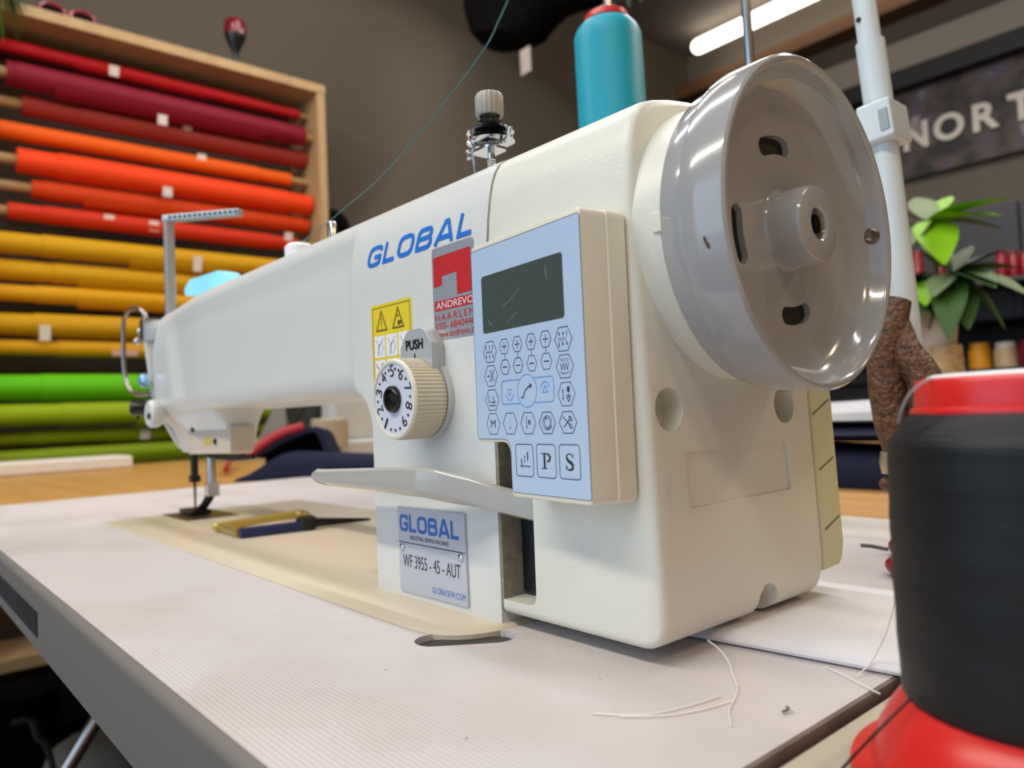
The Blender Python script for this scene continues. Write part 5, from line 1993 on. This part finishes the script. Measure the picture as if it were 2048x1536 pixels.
blotches(M_SGN)
obj('board', MB().box(xs0, xs0 + 2000, ys, ys + 30, zs0, zs1), M_SGN, sign, smooth=False)
FS = Frame((0, ys - 6, 0), (1, 0, 0), (0, 0, 1))
lv1, lv0 = FS.px(1832, 246)[1], FS.px(1832, 299)[1]
mb_l = []
M_CRM = mat('cream_letter', '#d9d0c2', 0.5)
for ch, px, py, wpx in (('N', 1832, 271, 50), ('O', 1898, 246, 62), ('R', 1972, 227, 54), ('T', 2043, 203, 56)):
    u, v = FS.px(px, py)
    wu = FS.px(px + wpx / 2, py)[0] - FS.px(px - wpx / 2, py)[0]
    mb = MB()
    hv = (lv1 - lv0) / 2
    vs, fs = text_geo(ch, 0.03)
    xs_ = [q_[0] for q_ in vs]
    ys_ = [q_[1] for q_ in vs]
    out, out2 = [], []
    vc_ = (lv0 + lv1) / 2
    for a_1, b_1 in vs:
        U = u - wu / 2 + (a_1 - min(xs_)) / (max(xs_) - min(xs_)) * wu
        V = vc_ - hv + (b_1 - min(ys_)) / (max(ys_) - min(ys_)) * 2 * hv
        out.append(FS.p(U, V, 8))
    mb.add(out, fs)
    me_ = obj('letter', mb, M_CRM, sign, smooth=False, fixn=False)
    sd = me_.modifiers.new('thick', 'SOLIDIFY')
    sd.thickness = 0.012
    sd.offset = -1

# dark kitchen run on the back wall
M_CAB = mat('charcoal_cabinet', '#35343a', 0.5)
zc1, zc0 = at(1990, 410, 'y', 3050).z, at(1990, 640, 'y', 3050).z
wc = thing('wall_cabinet', 'row of charcoal wall cabinets at the back of the shop', 'cabinet', (-400, 3200, zc0))
obj('carcass', MB().box(-1500, 1100, 3055, YB - 1, zc0, zc1), M_CAB, wc, smooth=False)
for k in range(6):
    x = -1490 + k * 432
    dr_ = obj('door', MB().box(x, x + 424, 3036, 3054, zc0 + 4, zc1 - 4), M_CAB, wc, bevel=2)
    obj('handle', MB().box(x + 380, x + 392, 3026, 3036, zc0 + 30, zc0 + 120), M_DSTEEL, dr_, bevel=2)
zct = at(1990, 738, 'y', 2900).z
cn = thing('counter', 'black counter running along the back wall under the cabinets', 'counter', (-200, 3100, FLOOR))
obj('worktop', MB().box(-1500, 1100, 2790, YB - 1, zct - 30, zct), mat('black_worktop', '#141314', 0.4), cn, bevel=2)
obj('carcass', MB().box(-1490, 1090, 2820, YB - 1, FLOOR, zct - 31), mat('black_front', '#19191b', 0.6), cn, smooth=False)
obj('back_panel', MB().box(-1500, 1100, YB - 12, YB - 2, zct + 1, zc0 - 1), mat('black_front', '#19191b', 0.6), cn, smooth=False)


def jar(name, label, px, pyb, pyt, wpx, y, body, lid, zb, group=None):
    c = at(px, pyb, 'y', y)
    zt = at(px, pyt, 'y', y).z
    dep = (c - CAM).dot(FW)
    r = wpx / 2 * dep / FPX
    h = zt - zb
    t = thing(name, label, name.split('_')[-1], (c.x, y, zb), group)
    obj('body', MB().lathe([(r * .9, 0), (r, 4), (r, h * .72), (r * .8, h * .8)], (c.x, y, zb), (0, 0, 1), 28), body, t)
    obj('lid', MB().lathe([(r * .84, h * .78), (r * .84, h * .98), (r * .75, h)], (c.x, y, zb), (0, 0, 1), 28), lid, t)
    return t


M_AMB = mat('amber_jar', '#c98812', 0.4)
M_JW = mat('jar_cream', '#b39a78', 0.4)
M_LID = mat('jar_lid_white', '#c9c4bd', 0.4)
M_WIN = mat('jar_wine', '#6e1226', 0.3)
jar('amber_jar', 'amber yellow jar on the black counter, left of the white lidded jar', 1962, 738, 686, 40, 2900, M_AMB, M_AMB, zct)
jar('white_lidded_jar', 'cream jar with a white lid on the black counter', 2014, 738, 684, 42, 2900, M_JW, M_LID, zct)
jar('wine_jar', 'wine red jar at the right end of the jars on the black counter', 2058, 738, 680, 34, 2900, M_WIN, M_WIN, zct)
ysf = 2800
zsf = at(1960, 566, 'y', ysf).z
sf = thing('wall_shelf', 'dark narrow shelf carrying red jars, in front of the charcoal cabinets', 'shelf', (-100, 2900, zsf - 16))
obj('board', MB().box(-1150, 500, 2740, 3024, zsf - 16, zsf), M_CAB, sf, bevel=2)
for x in (-1000, 400):
    obj('bracket', MB().box(x - 10, x + 10, 2990, 3024, zsf - 90, zsf - 16), M_DSTEEL, sf, smooth=False)
M_RJ = mat('red_jar_glaze', '#8c101f', 0.25, coat=.5)
for px, lab in ((1838, 'red jar half hidden by the money tree, leftmost on the dark shelf'), (1882, 'red jar seen between the plant leaves, second on the dark shelf'), (2006, 'red jar right of the money tree leaves on the dark shelf'), (2030, 'red jar in the middle of the right hand group on the dark shelf'), (2054, 'red jar cut by the right edge of the picture on the dark shelf')):
    jar('red_jar', lab, px, 566, 503, 21, ysf, M_RJ, M_RJ, zsf, 'red jars on the dark shelf')

# ------------------------------------------------------------------ cloth and machine on the rear table
M_NAVY = mat('navy_fabric', '#1b1f36', 0.85, spec=0.2, bump=(300, .4, .0008))
M_PIPE = mat('red_piping', '#a31a29', 0.5)


def slab(outline_px, z, h, m_name):
    pts = [at(x, y, 'z', z) for x, y in outline_px]
    return pts


nav = thing('fabric_cover', 'navy fabric cover with red piping lying behind the sewing machine arm', 'fabric', (-820, 330, -4))
d0 = Vector((-885, 232, -4))
d1 = Vector((-700, 470, -4))
dv = (d1 - d0).normalized()
sv = Vector((-dv.y, dv.x, 0))
Ln = 420
# lower band: a soft low roll on the table
rings = []
for k in range(25):
    t = k / 24
    c = d0 + dv * (Ln * t)
    w = 40 + 60 * smooth01(t * 4)
    h = 4 + 32 * smooth01(t * 5) + 5 * math.sin(t * 9)
    rings.append([c + sv * (w * math.cos(PI * j / 12) * (1 if j < 6 else .3)) + Vector((0, 0, 0.3 + h * (math.sin(PI * j / 12)) ** .6)) for j in range(13)])
obj('band', MB().loft(rings), M_NAVY, nav)
# raised open fold with a dark hollow
rings = []
apx = [(502, 915), (530, 893), (565, 872), (600, 860), (628, 853), (642, 858), (655, 885), (668, 915)]
ap = bez([at(x, y, 'x', lerp(-860, -800, i / 7)) for i, (x, y) in enumerate(apx)], 5)
cc = Vector((-830, 300, 25))
for p in ap:
    inn = (cc - p).normalized() * 9
    bk = Vector((-0.6, 0.5, 0)) * 90
    rings.append([p, p + bk + Vector((0, 0, -6)), p + bk + inn + Vector((0, 0, -6)), p + inn])
obj('fold', MB().loft(rings), M_NAVY, nav)
obj('piping', MB().tube([p + Vector((-3, -3, 3)) for p in ap[:18]], 7, 10), M_PIPE, nav)
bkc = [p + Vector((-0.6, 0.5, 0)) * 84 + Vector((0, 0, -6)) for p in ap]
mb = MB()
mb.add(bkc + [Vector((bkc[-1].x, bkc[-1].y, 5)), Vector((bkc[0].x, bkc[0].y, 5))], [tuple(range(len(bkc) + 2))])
obj('fold_backing', mb, mat('fold_backing_black', '#0a0a10', 0.9), nav, smooth=False)  # black sheet closing the back of the open fold
rings = []
m0 = at(700, 935, 'z', -4)
for k in range(13):
    t = k / 12
    c = Vector((-770, 400, -4)) + Vector((.55, .83, 0)) * (260 * t)
    h = 18 + 62 * smooth01(t * 2.2)
    w = 70
    rings.append([c + sv * (w * math.cos(PI * j / 12)) + Vector((0, 0, 0.4 + h * math.sin(PI * j / 12) ** .7)) for j in range(13)])
obj('mound', MB().loft(rings), M_NAVY, nav)
single('fabric_strip', MB().tube(bez([at(452, 940, 'z', 6), at(458, 925, 'z', 10), at(468, 915, 'z', 14)], 5), 5, 8), M_PIPE, 'short red strip poking out left of the navy fabric cover', 'fabric strip', at(452, 945, 'z', -4))

nv2 = thing('navy_cushion', 'navy folded fabric on the wooden table behind the motor cover', 'fabric', (-70, 600, -4))
rings = []
for k in range(21):
    t = k / 20
    x = -420 + 560 * t
    w = 90
    h = 34 + 4 * math.sin(5 * t)
    e = min(1, 6 * min(t, 1 - t) + .25)
    rings.append([(x, 600 - w * e * math.cos(PI * j / 14), -3.8 + h * e * math.sin(PI * j / 14) ** .5) for j in range(15)])
obj('lower_fold', MB().loft(rings), M_NAVY, nv2)
rings = []
for k in range(21):
    t = k / 20
    x = -400 + 520 * t
    w = 84
    e = min(1, 6 * min(t, 1 - t) + .25)
    rings.append([(x, 612 - w * e * math.cos(2 * PI * j / 20), 46 + 9 * e * math.sin(2 * PI * j / 20) + 2 * math.sin(9 * t)) for j in range(20)])
obj('upper_fold', MB().loft(rings), M_NAVY, nv2)
rings = []
for k in range(25):
    t = k / 24
    x = -330 + 370 * t
    zt = 66 + 16 * smooth01(t * 1.3) + 3 * math.sin(8 * t)
    rings.append([(x, 545, 58), (x, 548, 60 + (zt - 62) * .4), (x, 580, zt - 2), (x, 640, zt + 2), (x, 690, 62), (x, 690, 58)])
single('white_cloth', MB().loft(rings), mat('white_cotton', '#b9bcc2', 0.8, vary=(12, .15)), 'white cloth lying on the navy folded fabric behind the motor cover', 'cloth', (-145, 615, 58))

# second sewing machine further back
ym = 620
cm = at(620, 840, 'y', ym)
sm = thing('rear_sewing_machine', 'white sewing machine with a black handwheel on the rear table, seen under the arm', 'sewing machine', (cm.x, ym, -4))
M_WM = mat('white_machine', '#b9bdbc', 0.4, vary=(10, .1))
def X_(px, y=ym):
    return at(px, 840, 'y', y).x
mb = MB().box(cm.x - 210, cm.x + 210, ym - 70, ym + 90, -3.8, 36)
obj('bed', mb, M_WM, sm, bevel=8)
mb = MB()
mb.box(cm.x - 30, cm.x + 190, ym - 40, ym + 70, 30, 240)
obj('column', mb, M_WM, sm, bevel=14)
mb = MB().box(cm.x - 260, cm.x + 0, ym - 30, ym + 60, 160, 240)
obj('arm', mb, M_WM, sm, bevel=12)
hw_ = at(606, 818, 'y', ym - 62)
mb = MB().lathe([(10, -20), (46, -18), (50, -14), (50, 4), (46, 8), (16, 10), (12, 16), (2, 17)], hw_, (0.35, -1, 0), 40)
obj('hand_wheel', mb, mat('wheel_olive_black', '#23251f', 0.35), sm)
pc = at(663, 865, 'y', ym - 60)
mb = MB().lathe([(38, 0), (38, 56), (34, 60)], (pc.x, ym - 64, pc.z - 30), (0, 0, 1), 32)
obj('bobbin_case', mb, mat('beige_part', '#a39781', 0.5), sm)
sl = [at(x, y, 'y', ym - 75) for x, y in ((512, 890), (556, 800), (575, 800), (572, 890))]
mb = MB().prism([(p.x, p.z) for p in sl], lambda a, b: (a, ym - 78, b), lambda a, b: (a, ym - 42, b))
obj('side_panel', mb, mat('grey_panel', '#8d8b85', 0.5), sm, bevel=2)

# ------------------------------------------------------------------ clutter on the floor under the table, lower left
cr = at(40, 1470, 'x', -1500)
mb = MB()
rings = []
for k in range(11):
    t = k / 10
    z = FLOOR + 0.5 + 235 * t
    r = 130 * (1 - .35 * t) * (1 + .05 * math.sin(7 * t))
    rings.append([(-1890 + r * math.cos(2 * PI * j / 30) * (1 + .06 * math.sin(4 * j)), 85 + r * .9 * math.sin(2 * PI * j / 30) * (1 + .05 * math.cos(3 * j)), z) for j in range(30)])
single('floor_bag', MB().loft(rings), M_BFAB, 'black soft bag slumped on the floor under the table, lower left', 'bag', (-1890, 85, FLOOR))
sa, sb = at(163, 1418, 'x', -1150), at(112, 1512, 'x', -1150)
dsv = (sb - sa).normalized()
kf = (FLOOR + 14 - sa.z) / dsv.z
foot = sa + dsv * kf
stool = thing('stool', 'low stool with chrome legs and a grey beige seat under the table, lower left', 'stool', (foot.x, foot.y + 180, FLOOR))
topc = sa - dsv * 40
seat_c = Vector((topc.x, topc.y + 110, topc.z))
obj('seat', MB().lathe([(20, -40), (110, -38), (125, -20), (125, 10), (112, 26), (20, 32)], seat_c, (0, 0, 1), 36), mat('seat_beige', '#6f675b', 0.7), stool)
for k in range(4):
    a = -PI / 2 + k * PI / 2
    hd_ = (Vector((foot.x, foot.y, 0)) - Vector((seat_c.x, seat_c.y, 0))).length
    ft = Vector((seat_c.x + hd_ * math.cos(a), seat_c.y + hd_ * math.sin(a), FLOOR + 10))
    tpnt = Vector((seat_c.x + 90 * math.cos(a), seat_c.y + 90 * math.sin(a), seat_c.z - 30))
    obj('leg', MB().tube([tpnt, ft], 11, 14), mat('chrome', '#c7bcb4', 0.15, metal=1.0), stool)
pc_ = [at(25, 1445, 'x', -1230), at(60, 1440, 'x', -1230), at(75, 1475, 'x', -1230), at(105, 1530, 'x', -1230)]
cf = pc_[-1]
single('power_cable', MB().tube(bez(pc_ + [Vector((cf.x, cf.y + 40, FLOOR + 8)), Vector((cf.x - 60, cf.y + 220, FLOOR + 8))], 8), 5, 8), mat('grey_cable', '#3a3a3c', 0.5), 'grey power cable drooping in front of the black bag, lower left', 'cable', (cf.x, cf.y, FLOOR))
qc = at(205, 1510, 'x', -1500)
HC = qc.z + 40 - FLOOR
mb = MB()
rings = []
for k in range(13):
    t = PI * k / 12
    rr = 112 * max(math.sin(t), .05) ** .35
    rings.append([(qc.x + rr * math.cos(2 * PI * j / 28) * (1 + .03 * math.sin(3 * j)), qc.y + rr * math.sin(2 * PI * j / 28), FLOOR + HC / 2 - (HC / 2 - .5) * math.cos(t)) for j in range(28)])
mb.loft(rings)
single('floor_pouf', mb, mat('cushion_beige', '#9c9282', 0.8, bump=(120, .4, .002)), 'soft grey beige pouf on the floor behind the stool, lower left', 'pouf', (qc.x, qc.y, FLOOR))
